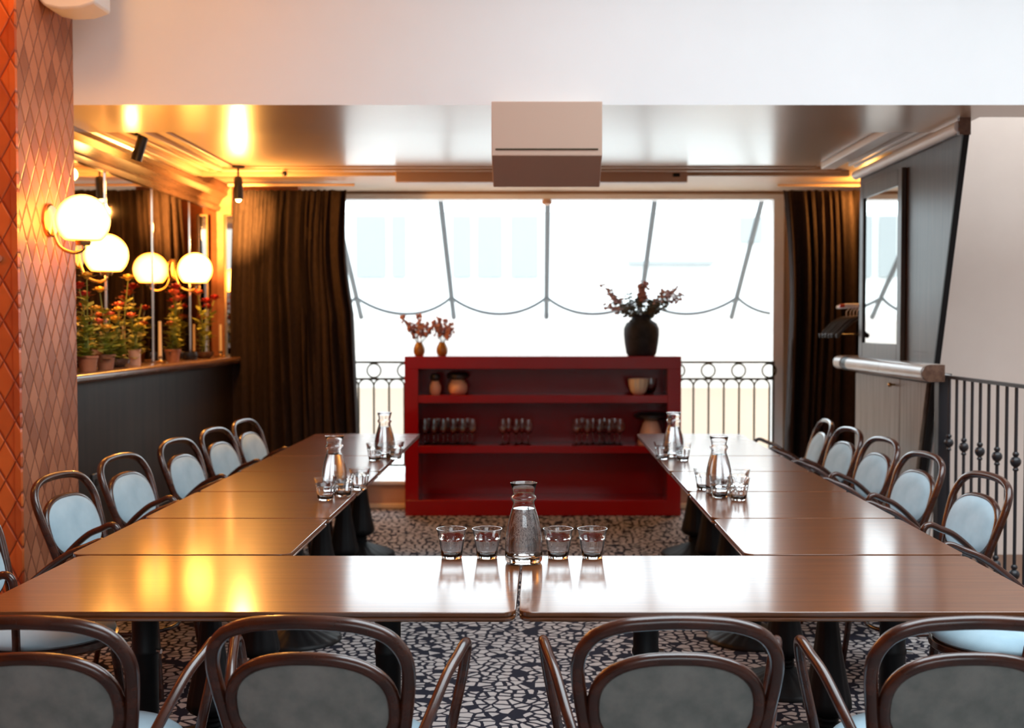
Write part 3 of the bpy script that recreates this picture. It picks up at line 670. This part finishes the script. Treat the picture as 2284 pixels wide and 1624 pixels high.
def table(xc, yc, wx, wy, label, bases, kind, rz=0, group='dining tables set in a U'):
    t = thing('dining_table', (xc, yc, 0), label, 'table', group, rz)
    slab(-wx / 2, wx / 2, -wy / 2, wy / 2, 0.035).build('tabletop', 'table', t, ang=12)
    for (bx, by) in bases: (bell_base if kind == 'bell' else post_base)(t, bx, by)
    if kind == 'bell': MB().box(-wx / 2 + .08, wx / 2 - .08, -0.03, .03, TH - .045, TH - .027).build('crossbar', 'black', t)
    return t
YF0, YF1 = 2.949, 3.676
table(-0.7545, (YF0 + YF1) / 2, 1.398, YF1 - YF0, 'front dining table on the left, its top glowing orange from the lamps', [(-.36, -0.02), (.33, -0.02)], 'post', rz=math.radians(-0.35))
table(0.6505, (YF0 + YF1) / 2, 1.398, YF1 - YF0, 'front dining table on the right, beside the carafe, with white window reflection', [(-.345, -0.02), (.355, -0.02)], 'post', rz=math.radians(0.12))
edges = [3.690, 4.392, 5.10, 5.805, 6.50, 7.83]
names = ['square dining table %s, %s', ]
ordw = ['directly behind the front table', 'next but one behind the front table', 'middle of its row', 'fourth of its row beside the pair of carafe settings', 'long one at the far end before the window']
for side, (xa, xb) in (('left', (-1.49, -0.791)), ('right', (0.657, 1.356))):
    for i in range(5):
        y0, y1 = edges[i] + .007, edges[i + 1] - .007
        lab = ['square brown dining table in the %s row directly behind the front table', 'square dining table of the %s row carrying the nearer carafe and tumblers', 'square dining table in the middle of the %s row, just behind the nearer carafe', 'square dining table of the %s row holding the tumblers before the farther carafe', 'farthest %s dining table, reaching towards the red shelf'][i] % side
        if i == 1: pass
        bs = [(0, 0)] if i < 4 else [(0, -.33), (0, .33)]
        table((xa + xb) / 2 + (0.0 if i % 2 else 0.002), (y0 + y1) / 2, xb - xa, y1 - y0, lab, bs, 'bell')

# ------------------------------------------------------------------ chairs
def chair_proto():
    t = thing('dining_armchair', (0, 0, 0), 'bentwood armchair', 'chair', 'bentwood armchairs around the tables')
    SH = 0.455
    # seat: cushion and ring
    prof = [(1e-5, 0.042), (0.08, 0.041), (0.15, 0.035), (0.195, 0.024), (0.215, 0.008), (0.218, -0.004), (0.210, -0.012)]
    b = MB().lathe([(r, SH + z) for r, z in prof], (0, 0.035, 0), 40)
    b.v = [(x * 1.02, (y - .035) * 1.06 + .035, z) for x, y, z in b.v]
    b.build('seat', 'fabric', t, ang=60)
    b = MB().lathe([(0.212, SH - .012), (0.224, SH - .016), (0.226, SH - .034), (0.216, SH - .044), (0.16, SH - .044), (1e-5, SH - .044)], (0, 0.035, 0), 40)
    b.v = [(x * 1.02, (y - .035) * 1.06 + .035, z) for x, y, z in b.v]
    b.build('seat_frame', 'bent', t, ang=50)
    # outer bentwood hoop
    half = [(0.172, -0.185, 0.43), (0.180, -0.198, 0.50), (0.197, -0.226, 0.60), (0.211, -0.255, 0.69), (0.2145, -0.274, 0.745), (0.203, -0.292, 0.788), (0.173, -0.306, 0.822), (0.120, -0.315, 0.842), (0.058, -0.319, 0.849), (0, -0.320, 0.851)]
    left = [(-x, y, z) for x, y, z in half]
    pts = spline(half + left[-2::-1], 6)
    MB().tube(pts, 0.0158, 14).build('back_hoop', 'bent', t, ang=60)
    # oval back: frame and pad.  plane leans back
    def bp(x, z, off=0):  # point of the backrest plane, off = towards the sitter
        y = -0.198 - (z - 0.48) * 0.315
        curve = 0.10 * (x * x) * 4.0 * 0.22
        return (x, y + off + curve, z)
    def oval(hw, hh, k, n=48, ex=2.5):
        a = 2 * PI * k / n; c, s_ = math.cos(a), math.sin(a)
        return (math.copysign(abs(c) ** (2 / ex), c) * hw, math.copysign(abs(s_) ** (2 / ex), s_) * hh)
    ZC = 0.648
    pts = [bp(o_[0], ZC + o_[1]) for o_ in (oval(0.180, 0.116, k) for k in range(48))]
    MB().tube(pts, 0.0145, 12, closed=True).build('back_frame', 'bent', t, ang=60)
    def pad(front):
        b = MB(); vs = []; fs = []; nr, na = 9, 48
        for i in range(nr + 1):
            q = i / nr
            for k in range(na):
                ox, oz = oval((0.188 if front else 0.177) * q, (0.119 if front else 0.113) * q, k)
                h = (0.026 if front else 0.008) * (1 - q ** 4) ** 0.6
                base = 0.010 if front else -0.002
                vs.append(bp(ox, ZC + oz, base + h if front else base - h))
        for i in range(nr):
            for k in range(na):
                k2 = (k + 1) % na; fs.append((i * na + k, i * na + k2, (i + 1) * na + k2, (i + 1) * na + k))
        return b.add(vs, fs)
    def padf(front):
        b = pad(front)
        b.f = [f for f in b.f]
        return b
    f_ = padf(True); f_.build('backrest', 'fabric', t, ang=60)
    bk = padf(False).build('backrest_rear', 'fabric_back', t, ang=60); bk['label'] = 'pale blue cloth on the backrest rear with shade in its colour'
    # armrests
    for s_ in (1, -1):
        arm = [(0.188, -0.205, 0.485), (0.205, -0.190, 0.515), (0.232, -0.125, 0.585), (0.258, -0.035, 0.655), (0.276, 0.035, 0.686), (0.286, 0.078, 0.703), (0.2875, 0.103, 0.695), (0.284, 0.112, 0.665), (0.273, 0.108, 0.60), (0.255, 0.098, 0.51), (0.240, 0.09, 0.43), (0.236, 0.088, 0.415)]
        pts = spline([(x * s_, y, z) for x, y, z in arm], 6)
        MB().tube(pts, 0.0128, 12).build('armrest', 'bent', t, ang=60)
    for (x, y, fx, fy) in ((0.165, 0.185, 0.195, 0.235), (-0.165, 0.185, -0.195, 0.235), (0.166, -0.165, 0.20, -0.27), (-0.166, -0.165, -0.20, -0.27)):
        q = spline([(x, y, 0.44), ((x + fx) / 2 * .985, (y + fy) / 2, 0.22), (fx, fy, 0.002)], 6)
        n = len(q); MB().tube(q, [0.0165 - 0.005 * i / (n - 1) for i in range(n)], 12).build('leg', 'bent', t, ang=60)
    q = [(0.168 * math.cos(a), 0.012 + 0.185 * math.sin(a), 0.24) for a in [2 * PI * k / 40 for k in range(40)]]
    MB().tube(q, 0.0095, 8, closed=True).build('stretcher', 'bent', t, ang=60)
    return t
proto = chair_proto()
used = [False]
def chair(x, y, rz, label):
    global proto
    if not used[0]:
        used[0] = True; proto.location = (x, y, 0); proto.rotation_euler = (0, 0, rz); proto['label'] = label; return proto
    return dup(proto, (x, y, 0), rz, label)
D = math.radians
# foreground, seen from behind, facing the tables
chair(-1.085, 2.770, D(-1), 'leftmost foreground bentwood armchair seen from behind, cut off at the left edge')
chair(-0.470, 2.770, D(-4.5), 'foreground bentwood armchair seen from behind, left of the gap between front tables')
chair(0.300, 2.770, D(0), 'foreground bentwood armchair seen from behind, right of the gap between front tables')
chair(0.933, 2.770, D(0), 'rightmost foreground bentwood armchair seen from behind, beside the frame edge')
# rows facing the tables; left row faces +x, right row faces -x
Lrow = [(3.90, -1.69, -9), (4.81, -1.69, -9), (5.52, -1.69, -9), (6.28, -1.66, -9), (6.96, -1.64, -9), (7.62, -1.625, -8)]
Llab = ['first of the left row, cut off by the left frame edge', 'second of the left row, in front of the tiled pillar', 'third of the left row, beside the black wall socket', 'fourth of the left row, against the dark wainscot', 'fifth of the left row, against the dark wainscot', 'last of the left row, in front of the curtain']
for (y, x, a), lb in zip(Lrow, Llab): chair(x, y, D(-90 + a), 'pale blue bentwood armchair, ' + lb)
Rrow = [(3.83, 1.57, 8), (4.81, 1.56, 8), (5.60, 1.565, 9), (6.36, 1.59, 8), (6.99, 1.57, 7), (7.64, 1.575, -2)]
Rlab = ['first of the right row, cut off by the right frame edge', 'second of the right row, before the iron balusters', 'third of the right row, before the newel post', 'fourth of the right row, before the cabinet doors', 'fifth of the right row, overlapping the right curtain', 'last of the right row, seen nearly edge on by the curtain']
for (y, x, a), lb in zip(Rrow, Rlab): chair(x, y, D(90 + a), 'pale blue bentwood armchair, ' + lb)

# ------------------------------------------------------------------ glassware
def carafe_proto():
    t = thing('water_carafe', (0, 0, 0), 'carafe', 'carafe', 'glass water carafes on the tables')
    out = [(1e-5, 0.0), (0.045, 0.0), (0.053, 0.003), (0.0565, 0.010), (0.0575, 0.022), (0.0575, 0.045), (0.0565, 0.070), (0.053, 0.100), (0.0475, 0.128), (0.040, 0.155), (0.0345, 0.172), (0.0325, 0.181), (0.033, 0.187), (0.0385, 0.194), (0.0395, 0.199), (0.037, 0.205), (0.0325, 0.210), (0.0325, 0.214), (0.036, 0.229), (0.0405, 0.2445), (0.0412, 0.246)]
    inn = [(0.0395, 0.2455), (0.0345, 0.229), (0.0305, 0.213), (0.0308, 0.209), (0.035, 0.2035), (0.0372, 0.199), (0.0362, 0.195), (0.031, 0.188), (0.0303, 0.181), (0.0323, 0.171), (0.0378, 0.154), (0.0453, 0.127), (0.0508, 0.099), (0.0543, 0.069), (0.0553, 0.045), (0.0553, 0.030), (0.052, 0.021), (0.040, 0.017), (1e-5, 0.0155)]
    MB().lathe(out + inn, (0, 0, 0), 48).build('glass_body', 'glass', t, ang=60)
    e = 0.0004
    wp = [(1e-5, 0.0155 + e), (0.040, 0.017 + e), (0.052 - e, 0.021 + e), (0.0553 - e, 0.030), (0.0553 - e, 0.045), (0.0543 - e, 0.069), (0.0508 - e, 0.099), (0.0453 - e, 0.127), (0.0378 - e, 0.154), (0.0335 - e, 0.167), (1e-5, 0.167)]
    MB().lathe(wp, (0, 0, 0), 48).build('water', 'water', t, ang=60)
    return t
cp = carafe_proto()
cl = [(-0.0437, 3.57, 'glass water carafe nearest the camera, standing at the gap between the front tables'), (-0.885, 5.08, 'nearer water carafe on the left table row'), (-0.847, 6.45, 'farther water carafe on the left table row, before the railing'), (0.784, 5.06, 'nearer water carafe on the right table row'), (0.748, 6.45, 'farther water carafe on the right table row, before the shelf corner')]
for i, (x, y, lb) in enumerate(cl):
    if i == 0: cp.location = (x, y, TH); cp['label'] = lb
    else: dup(cp, (x, y, TH), 0.7 * i, lb)
def tumbler_proto():
    t = thing('glass_tumbler', (0, 0, 0), 'tumbler', 'glass', 'faceted glass tumblers')
    out = [(1e-5, 0.0), (0.029, 0.0), (0.0315, 0.003), (0.033, 0.012), (0.0355, 0.030), (0.0385, 0.046), (0.0398, 0.055), (0.0402, 0.0615), (0.0412, 0.064), (0.0425, 0.075), (0.0455, 0.088), (0.0472, 0.0925)]
    inn = [(0.0452, 0.0925), (0.0435, 0.088), (0.0400, 0.075), (0.0385, 0.064), (0.0375, 0.055), (0.0355, 0.044), (0.0325, 0.028), (0.0295, 0.014), (0.024, 0.0085), (1e-5, 0.0075)]
    def fac(a, i):
        if 3 <= i <= 7:
            k = 9; p_ = ((a * k / (2 * PI)) % 1.0) - 0.5
            return 0.972 + 0.055 * (abs(p_) ** 2) * 4 * 0.5
        return 1
    MB().lathe(out + inn, (0, 0, 0), 72, mod=fac).build('glass_body', 'glass', t, ang=50)
    return t
tp = tumbler_proto()
tl = [(-0.270, 3.64, 'faceted tumbler on the front table, farthest left of the four'), (-0.159, 3.64, 'faceted tumbler on the front table, just left of the carafe'), (0.063, 3.64, 'faceted tumbler on the front table, just right of the carafe'), (0.170, 3.64, 'faceted tumbler on the front table, farthest right of the four'),
      (-0.886, 4.86, 'tumbler in front of the nearer left carafe, nearest to the camera'), (-0.828, 4.965, 'tumbler beside the nearer left carafe, half behind another tumbler'), (-0.79, 5.17, 'tumbler right behind the nearer left carafe'),
      (-0.878, 6.28, 'tumbler at the left foot of the farther left carafe'), (-0.775, 6.36, 'tumbler at the right foot of the farther left carafe'),
      (0.835, 4.855, 'tumbler in front of the nearer right carafe, nearest to the camera'), (0.770, 4.935, 'tumbler directly before the nearer right carafe'), (0.735, 5.17, 'tumbler peeking out left of the nearer right carafe'), (0.885, 5.13, 'tumbler just right of the nearer right carafe'),
      (0.778, 6.28, 'tumbler in front of the farther right carafe'), (0.675, 6.34, 'tumbler left of the farther right carafe')]
for i, (x, y, lb) in enumerate(tl):
    if i == 0: tp.location = (x, y, TH); tp['label'] = lb
    else: dup(tp, (x, y, TH), 0.37 * i, lb)

# ------------------------------------------------------------------ red shelf
SX0, SX1, SY0, SY1 = -1.036, 1.112, 9.08 - 0.06, 9.38
k_ = 9.02 / F_
SX0, SX1 = (902 - 1200) * k_, (1520 - 1200) * k_
SZ1 = at(1200, 795, 9.02).z
sh = thing('red_shelf', ((SX0 + SX1) / 2, 9.02, 0), 'wide red lacquered open shelf unit standing before the window', 'shelf')
XI0, XI1 = (932 - 1200) * k_, (1490 - 1200) * k_
def zz(y): return at(1200, y, 9.02).z
ZA, ZB1, ZB2, ZC1, ZC2, ZD = zz(823), zz(882), zz(899), zz(995), zz(1011), zz(1116)
MB().box(SX0, SX1, 9.02, SY1, ZA, SZ1).build('top', 'red', sh, world=True, bevel=0.003)
MB().box(SX0, SX1, 9.02, SY1, 0.003, ZD).build('plinth', 'red', sh, world=True, bevel=0.003)
MB().box(SX0, XI0, 9.02, SY1, ZD, ZA).build('side_panel', 'red', sh, world=True, bevel=0.002)
MB().box(XI1, SX1, 9.02, SY1, ZD, ZA).build('side_panel', 'red', sh, world=True, bevel=0.002)
MB().box(XI0, XI1, 9.025, SY1 - .02, ZB2, ZB1).build('shelf_board', 'red', sh, world=True, bevel=0.002)
MB().box(XI0, XI1, 9.025, SY1 - .02, ZC2, ZC1).build('shelf_board', 'red', sh, world=True, bevel=0.002)
MB().box(XI0, XI1, SY1 - .02, SY1, ZD, ZA).build('back_panel', 'red', sh, world=True)
# wine glasses
def wine_proto():
    t = thing('wine_glass', (0, 0, 0), 'wine glass', 'glass', 'wine glasses on the red shelf')
    out = [(1e-5, 0), (0.036, 0.0), (0.036, 0.002), (0.012, 0.006), (0.0045, 0.014), (0.004, 0.075), (0.008, 0.084), (0.028, 0.102), (0.040, 0.130), (0.041, 0.150), (0.036, 0.185), (0.033, 0.205)]
    inn = [(0.0318, 0.205), (0.0345, 0.185), (0.0393, 0.150), (0.038, 0.131), (0.026, 0.1045), (1e-5, 0.09)]
    MB().lathe(out + inn, (0, 0, 0), 20).build('glass_body', 'glass', t, ang=60)
    return t
wp_ = wine_proto(); wl = []
for i, px in enumerate((947, 967, 988, 1010, 1031, 1053)): wl.append((px, 9.10, 1.0, 'left', i)); 
for i, px in enumerate((955, 976, 998, 1020, 1042)): wl.append((px, 9.19, 1.0, 'left', i))
for i, px in enumerate((1121, 1134, 1151, 1164, 1178)): wl.append((px, 9.12 + 0.075 * (i % 2), 0.98, 'middle', i))
for i, px in enumerate((1286, 1310, 1337, 1359, 1383)): wl.append((px, 9.10, 1.0, 'right', i))
for i, px in enumerate((1298, 1323, 1348, 1371)): wl.append((px, 9.19, 1.0, 'right', i))
pos = {'left': 'at the left end', 'middle': 'in the middle', 'right': 'towards the right'}
cnt = 0
for (px, y, sc_l, where, i) in wl:
    x = (px - 1200) * y / F_; rowname = 'front' if y < 9.15 else 'rear'
    if where == 'middle': rowname = 'middle'
    place = {'left': 'on the left of the red shelf', 'middle': 'at the centre of the red shelf', 'right': 'on the right of the red shelf'}[where]
    ordn = ('first', 'second', 'third', 'fourth', 'fifth', 'sixth')
    lb = ('%s from left in the %s row of wine glasses, %s' % (ordn[i], rowname, {'left': 'left side of shelf', 'right': 'right side of shelf'}.get(where))) if where != 'middle' else '%s from the left of the small wine glasses %s' % (ordn[i], place)
    gp = 'wine glasses %s of the red shelf' % pos[where]
    if cnt == 0: wp_.location = (x, y, ZC1); wp_['label'] = lb; wp_['group'] = gp
    else: dup(wp_, (x, y, ZC1), 0, lb, gp, sc_l)
    cnt += 1
def jar(x, y, z, r, h, label, cap=True, shape='round', capscale=1.35):
    t = thing('lidded_jar', (x, y, z), label, 'jar')
    if shape == 'round': pr = [(1e-5, 0), (r * .7, 0), (r * .92, h * .15), (r, h * .42), (r * .95, h * .68), (r * .72, h * .9), (r * .62, h)]
    else: pr = [(1e-5, 0), (r, 0), (r * 1.0, h * .06), (r * .8, h * .5), (r * .62, h * .85), (r * .45, h)]
    MB().lathe(pr + [(1e-5, h)], (0, 0, 0), 32).build('body', 'peachjar', t, ang=50)
    if cap:
        rc = r * capscale; z0 = h
        MB().lathe([(r * .5, z0), (rc * .78, z0 + .006), (rc, z0 + .022), (rc, z0 + .040), (rc * .8, z0 + .055), (1e-5, z0 + .060)], (0, 0, 0), 32).build('lid', 'blackp', t, ang=50)
    return t
p = at(971, 883, 9.14); jar(p.x, 9.14, ZB1, 0.046, 0.105, 'small round peach jar with a dark lid on the top board', True, 'round', 0.85)
jar((1021 - 1200) * 9.17 / F_, 9.17, ZB1, 0.078, 0.115, 'round peach jar with a wide black lid on the top board', True, 'round', 1.12)
jar((1452 - 1200) * 9.2 / F_, 9.2, ZC1, 0.105, 0.19, 'bell shaped terracotta jar with a big black lid on the middle board', True, 'bell', 1.25)
def bowl(x, y, z, r, h, label, m='beige', name='ribbed_bowl'):
    t = thing(name, (x, y, z), label, 'bowl')
    pr = [(1e-5, 0), (r * .45, 0), (r * .75, h * .2), (r * .95, h * .6), (r, h), (r * .96, h), (r * .90, h * .6), (r * .7, h * .25), (1e-5, h * .12)]
    MB().lathe(pr, (0, 0, 0), 60, mod=lambda a, i: 1 + 0.045 * math.cos(12 * a)).build('bowl', m, t, ang=70)
    return t
bowl((1424 - 1200) * 9.12 / F_, 9.12, ZB1, 0.078, 0.125, 'ribbed beige bowl on the right of the top board')
bowl((1448 - 1200) * 9.22 / F_, 9.24, ZB1, 0.066, 0.125, 'ribbed clear glass bowl behind the beige one', 'glass')

# vases with dried flowers on top of the shelf
def vase(x, y, z, prof, m, label, name):
    t = thing(name, (x, y, z), label, 'vase')
    MB().lathe(prof, (0, 0, 0), 40).build('vase_body', m, t, ang=60)
    return t
def sprig(b, p0, p1, rr_, r0=0.003):
    mid = (p0 + p1) / 2 + Vector((rr_.uniform(-.02, .02), rr_.uniform(-.02, .02), 0.01)); b.tube(spline([p0, mid, p1], 4), r0, 5)
av = [(1e-5, 0), (0.030, 0), (0.040, 0.012), (0.046, 0.035), (0.045, 0.06), (0.036, 0.085), (0.026, 0.10), (0.026, 0.108), (0.022, 0.108), (0.02, 0.09), (1e-5, 0.03)]
for (px, lb, tips, sd) in ((935, 'small amber vase of dried pink plumes, left of two on the shelf', ((-.125, .205), (-.05, .16), (0.0, .215), (.06, .15), (.11, .13), (-.085, .14), (.02, .16)), 4),
                       (986, 'small amber vase of dried pink plumes, right of two on the shelf', ((-.06, .16), (-.02, .195), (.03, .18), (.08, .16), (.095, .12), (-.03, .13)), 5)):
    rr_ = random.Random(sd); t = vase((px - 1200) * 9.14 / F_, 9.14, SZ1, av, 'amber', lb, 'flower_vase')
    st_ = MB()
    for (dx, dz) in tips:
        b = MB(); base = Vector((0, 0, 0.08)); tip = Vector((dx, rr_.uniform(-.05, .05), 0.10 + dz)); sprig(st_, base, tip, rr_)
        for k in range(26):
            u = rr_.uniform(0.42, 1.0); c = base.lerp(tip, u) + Vector((rr_.gauss(0, .011), rr_.gauss(0, .011), rr_.gauss(0, .010)))
            b.ball(c, rr_.uniform(.006, .013), 6, 4, (1, 1, 1.3))
        b.build('dried_plume', 'dried', t, ang=80)
    st_.build('stems', 'stem', t)
rr_ = random.Random(11)
uv = [(1e-5, 0), (0.105, 0), (0.118, 0.02), (0.132, 0.10), (0.139, 0.17), (0.138, 0.215), (0.120, 0.255), (0.088, 0.275), (0.075, 0.285), (0.075, 0.315), (0.080, 0.322), (0.070, 0.322), (0.065, 0.28), (1e-5, 0.2)]
t = vase((1431 - 1200) * 9.16 / F_, 9.18, SZ1, uv, 'urn', 'large charcoal stoneware urn with dried branches on the red shelf', 'flower_urn')
st_ = MB(); base = Vector((0, 0, 0.27))
for (dx, dz, pale, lean) in ((-.29, .50, 1, 0), (-.24, .44, 1, 0), (-.20, .40, 0, 0), (-.26, .36, 1, 0), (-.12, .36, 0, 0), (-.10, .44, 0, 0), (0.0, .52, 2, 0), (0.01, .46, 2, 0), (-.02, .42, 0, 0), (.09, .40, 0, 0), (.15, .42, 0, 0), (.22, .44, 0, 0), (.26, .50, 1, 0), (.29, .44, 1, 0), (.20, .37, 0, 0), (.12, .34, 0, 0), (-.16, .33, 0, 0), (.17, .47, 1, 0)):
    tip = Vector((dx * 1.0, rr_.uniform(-.10, .08), 0.03 + dz)); sprig(st_, base + Vector((rr_.uniform(-.04, .04), rr_.uniform(-.04, .04), 0)), tip, rr_, 0.0032)
    b = MB()
    for k in range(46 if pale != 2 else 80):
        u = rr_.uniform(0.35 if not pale else 0.72, 1.04); c = base.lerp(tip, u) + Vector((rr_.gauss(0, .017), rr_.gauss(0, .017), rr_.gauss(0, .015)))
        s_ = rr_.uniform(.006, .014)
        b.ball(c, s_, 6, 4, (1.2, 1, .7))
    b.build('dried_plume' if pale else 'leaf_sprig', {0: 'leafdark', 1: 'driedpale', 2: 'dried'}[pale], t, ang=80)
st_.build('stems', 'stem', t)

# ------------------------------------------------------------------ things on the plant ledge
LZ = 1.228
def flower(b, c, r, rr_):
    """layered petals"""
    for ring, (nn, tilt, q) in enumerate(((7, 0.25, 1.0), (6, 0.7, .75), (4, 1.15, .5))):
        for k in range(nn):
            a = 2 * PI * (k + 0.5 * ring) / nn; d = Vector((math.cos(a) * math.cos(tilt), math.sin(a) * math.cos(tilt), math.sin(tilt)))
            s_ = Vector((-math.sin(a), math.cos(a), 0)); L_ = r * q
            p = [c, c + d * L_ * .55 + s_ * L_ * .38, c + d * L_, c + d * L_ * .55 - s_ * L_ * .38]
            b.add(p, [(0, 1, 2, 3)])
    b.ball(c + Vector((0, 0, r * .2)), r * .35, 8, 5)
def plant(px, Y, pot, stems, label, seed, leafn=34, spread=0.12):
    """px: where the pot stands along the ledge (as seen), stems: (dx, height, colour, size)"""
    rr_ = random.Random(seed); x = max(LX + 0.075, min(-2.415, (px - 1200) * Y / F_))
    t = thing('potted_flower', (x, Y, LZ), label, 'potted plant')
    pr = {'pot': [(1e-5, 0), (.040, 0), (.052, .07), (.056, .072), (.056, .085), (.049, .085), (.045, .06), (1e-5, .055)],
          'bowl': [(1e-5, 0), (.04, 0), (.07, .025), (.072, .05), (.066, .05), (.06, .03), (1e-5, .02)],
          'glass': [(1e-5, 0), (.035, 0), (.037, .10), (.034, .10), (.032, .008), (1e-5, .006)]}[pot]
    MB().lathe(pr, (0, 0, 0), 24).build('pot', {'pot': 'terracotta', 'bowl': 'ledgewood', 'glass': 'peachjar'}[pot], t, ang=50)
    sm, lf = MB(), MB()
    for (dy, h, col, r) in stems:
        p0 = Vector((rr_.uniform(-.02, .02), rr_.uniform(-.02, .02), .04)); dxx = rr_.uniform(-.03, .08)
        p1 = Vector((dxx, dy, h)); mid = p0.lerp(p1, .5) + Vector((0.0, dy * -.15, 0.03)); pts = spline([p0, mid, p1], 5)
        sm.tube(pts, 0.0032, 5)
        if col:
            b = MB(); flower(b, p1, r * 1.35, rr_); b.build('flower', col, t, smooth=False)
        for k in range(int(leafn / max(1, len(stems)))):
            u = rr_.uniform(0.05, .75); c = p0.lerp(p1, u); a = rr_.uniform(0, 6.28); d = Vector((math.cos(a) * .8 , math.sin(a), rr_.uniform(-.1, .7))).normalized(); s_ = d.cross(Vector((0, 0, 1))).normalized() * rr_.uniform(.018, .034)
            L_ = rr_.uniform(.05, .10)
            if c.x + x + d.x * L_ < LX + .01: d.x = abs(d.x)
            lf.add([c, c + d * L_ * .5 + s_, c + d * L_ + Vector((0, 0, -.008)), c + d * L_ * .5 - s_], [(0, 1, 2, 3)])
    sm.build('stems', 'greenstem', t); lf.build('leaves', 'leafgreen', t, smooth=False)
Yp = 0
plant(195, 6.30, 'pot', ((-.10, .50, 'yellow', .045), (.02, .40, 'redpetal', .05), (.10, .33, 'yellow', .04), (-.03, .25, None, 0), (.06, .20, 'yellow', .035), (-.05, .45, 'redpetal', .045)), 'potted flowers with red and yellow blooms next to the tiled pillar', 21, 90)
plant(235, 6.62, 'pot', ((0, .44, 'yellow', .04), (.05, .30, 'coral', .04), (-.06, .22, 'yellow', .05), (.0, .18, None, 0), (-.1, .26, 'coral', .04)), 'second potted flower plant from the tiled pillar with yellow blooms', 22, 90)
plant(262, 6.95, 'bowl', ((0, .52, 'yellow', .045), (.06, .36, 'coral', .045), (-.05, .27, 'yellow', .05), (-.12, .33, 'yellow', .04), (.1, .22, None, 0), (.03, .2, 'yellow', .04)), 'flowering plant in a dark bowl with one tall yellow bloom', 23, 90)
plant(300, 7.25, 'glass', ((-.03, .30, 'coral', .04), (.06, .24, 'yellow', .035), (0, .38, None, 0)), 'low plant in a peach pot left of the candle', 24, 60)
plant(385, 7.98, 'pot', ((-.1, .42, 'coral', .04), (0, .50, 'redpetal', .05), (.12, .36, 'redpetal', .04), (.05, .25, 'coral', .04), (-.05, .46, 'coral', .045)), 'potted plant with coral and red blooms right of the candle', 25, 90)
plant(455, 8.80, 'bowl', ((-.12, .48, 'coral', .05), (0, .42, 'redpetal', .05), (.12, .38, 'redpetal', .045), (.05, .3, 'coral', .045), (.2, .45, 'redpetal', .05)), 'plant with loose red blooms beside the left curtain', 26, 70)
# candles
def candle(px, Y, h, label, lean=0.0, dish=True):
    x = max(LX + .07, (px - 1200) * Y / F_)
    t = thing('candlestick', (x, Y, LZ), label, 'candle')
    MB().lathe([(1e-5, 0), (.05, 0), (.052, .006), (.02, .010), (.012, .02), (.015, .035), (.017, .045), (.012, .045), (1e-5, .03)], (0, 0, 0), 24).build('holder', 'brass', t, ang=50)
    MB().tube([(0, 0, .03), (lean, lean, .03 + h)], [0.0125, 0.010], 14).build('candle', 'candle', t)
    MB().tube([(lean, lean, .03 + h), (lean, lean, .042 + h)], 0.0012, 5).build('wick', 'blackp', t)
candle(357, 7.72, .245, 'ivory taper candle in a brass holder on the plant ledge')
candle(492, 9.25, .225, 'ivory taper candle in the far corner of the plant ledge')
t = thing('tealight_holder', (-2.50, 8.40, LZ), 'dark round tealight holder on the ledge beneath the far globe lamp', 'candle holder')
MB().lathe([(1e-5, 0), (.05, 0), (.06, .03), (.055, .055), (.045, .055), (.045, .03), (1e-5, .03)], (0, 0, 0), 28).build('bowl', 'blackp', t, ang=50)
MB().lathe([(1e-5, .031), (.022, .031), (.022, .050), (1e-5, .050)], (0, 0, 0), 20).build('tealight', 'candle', t)
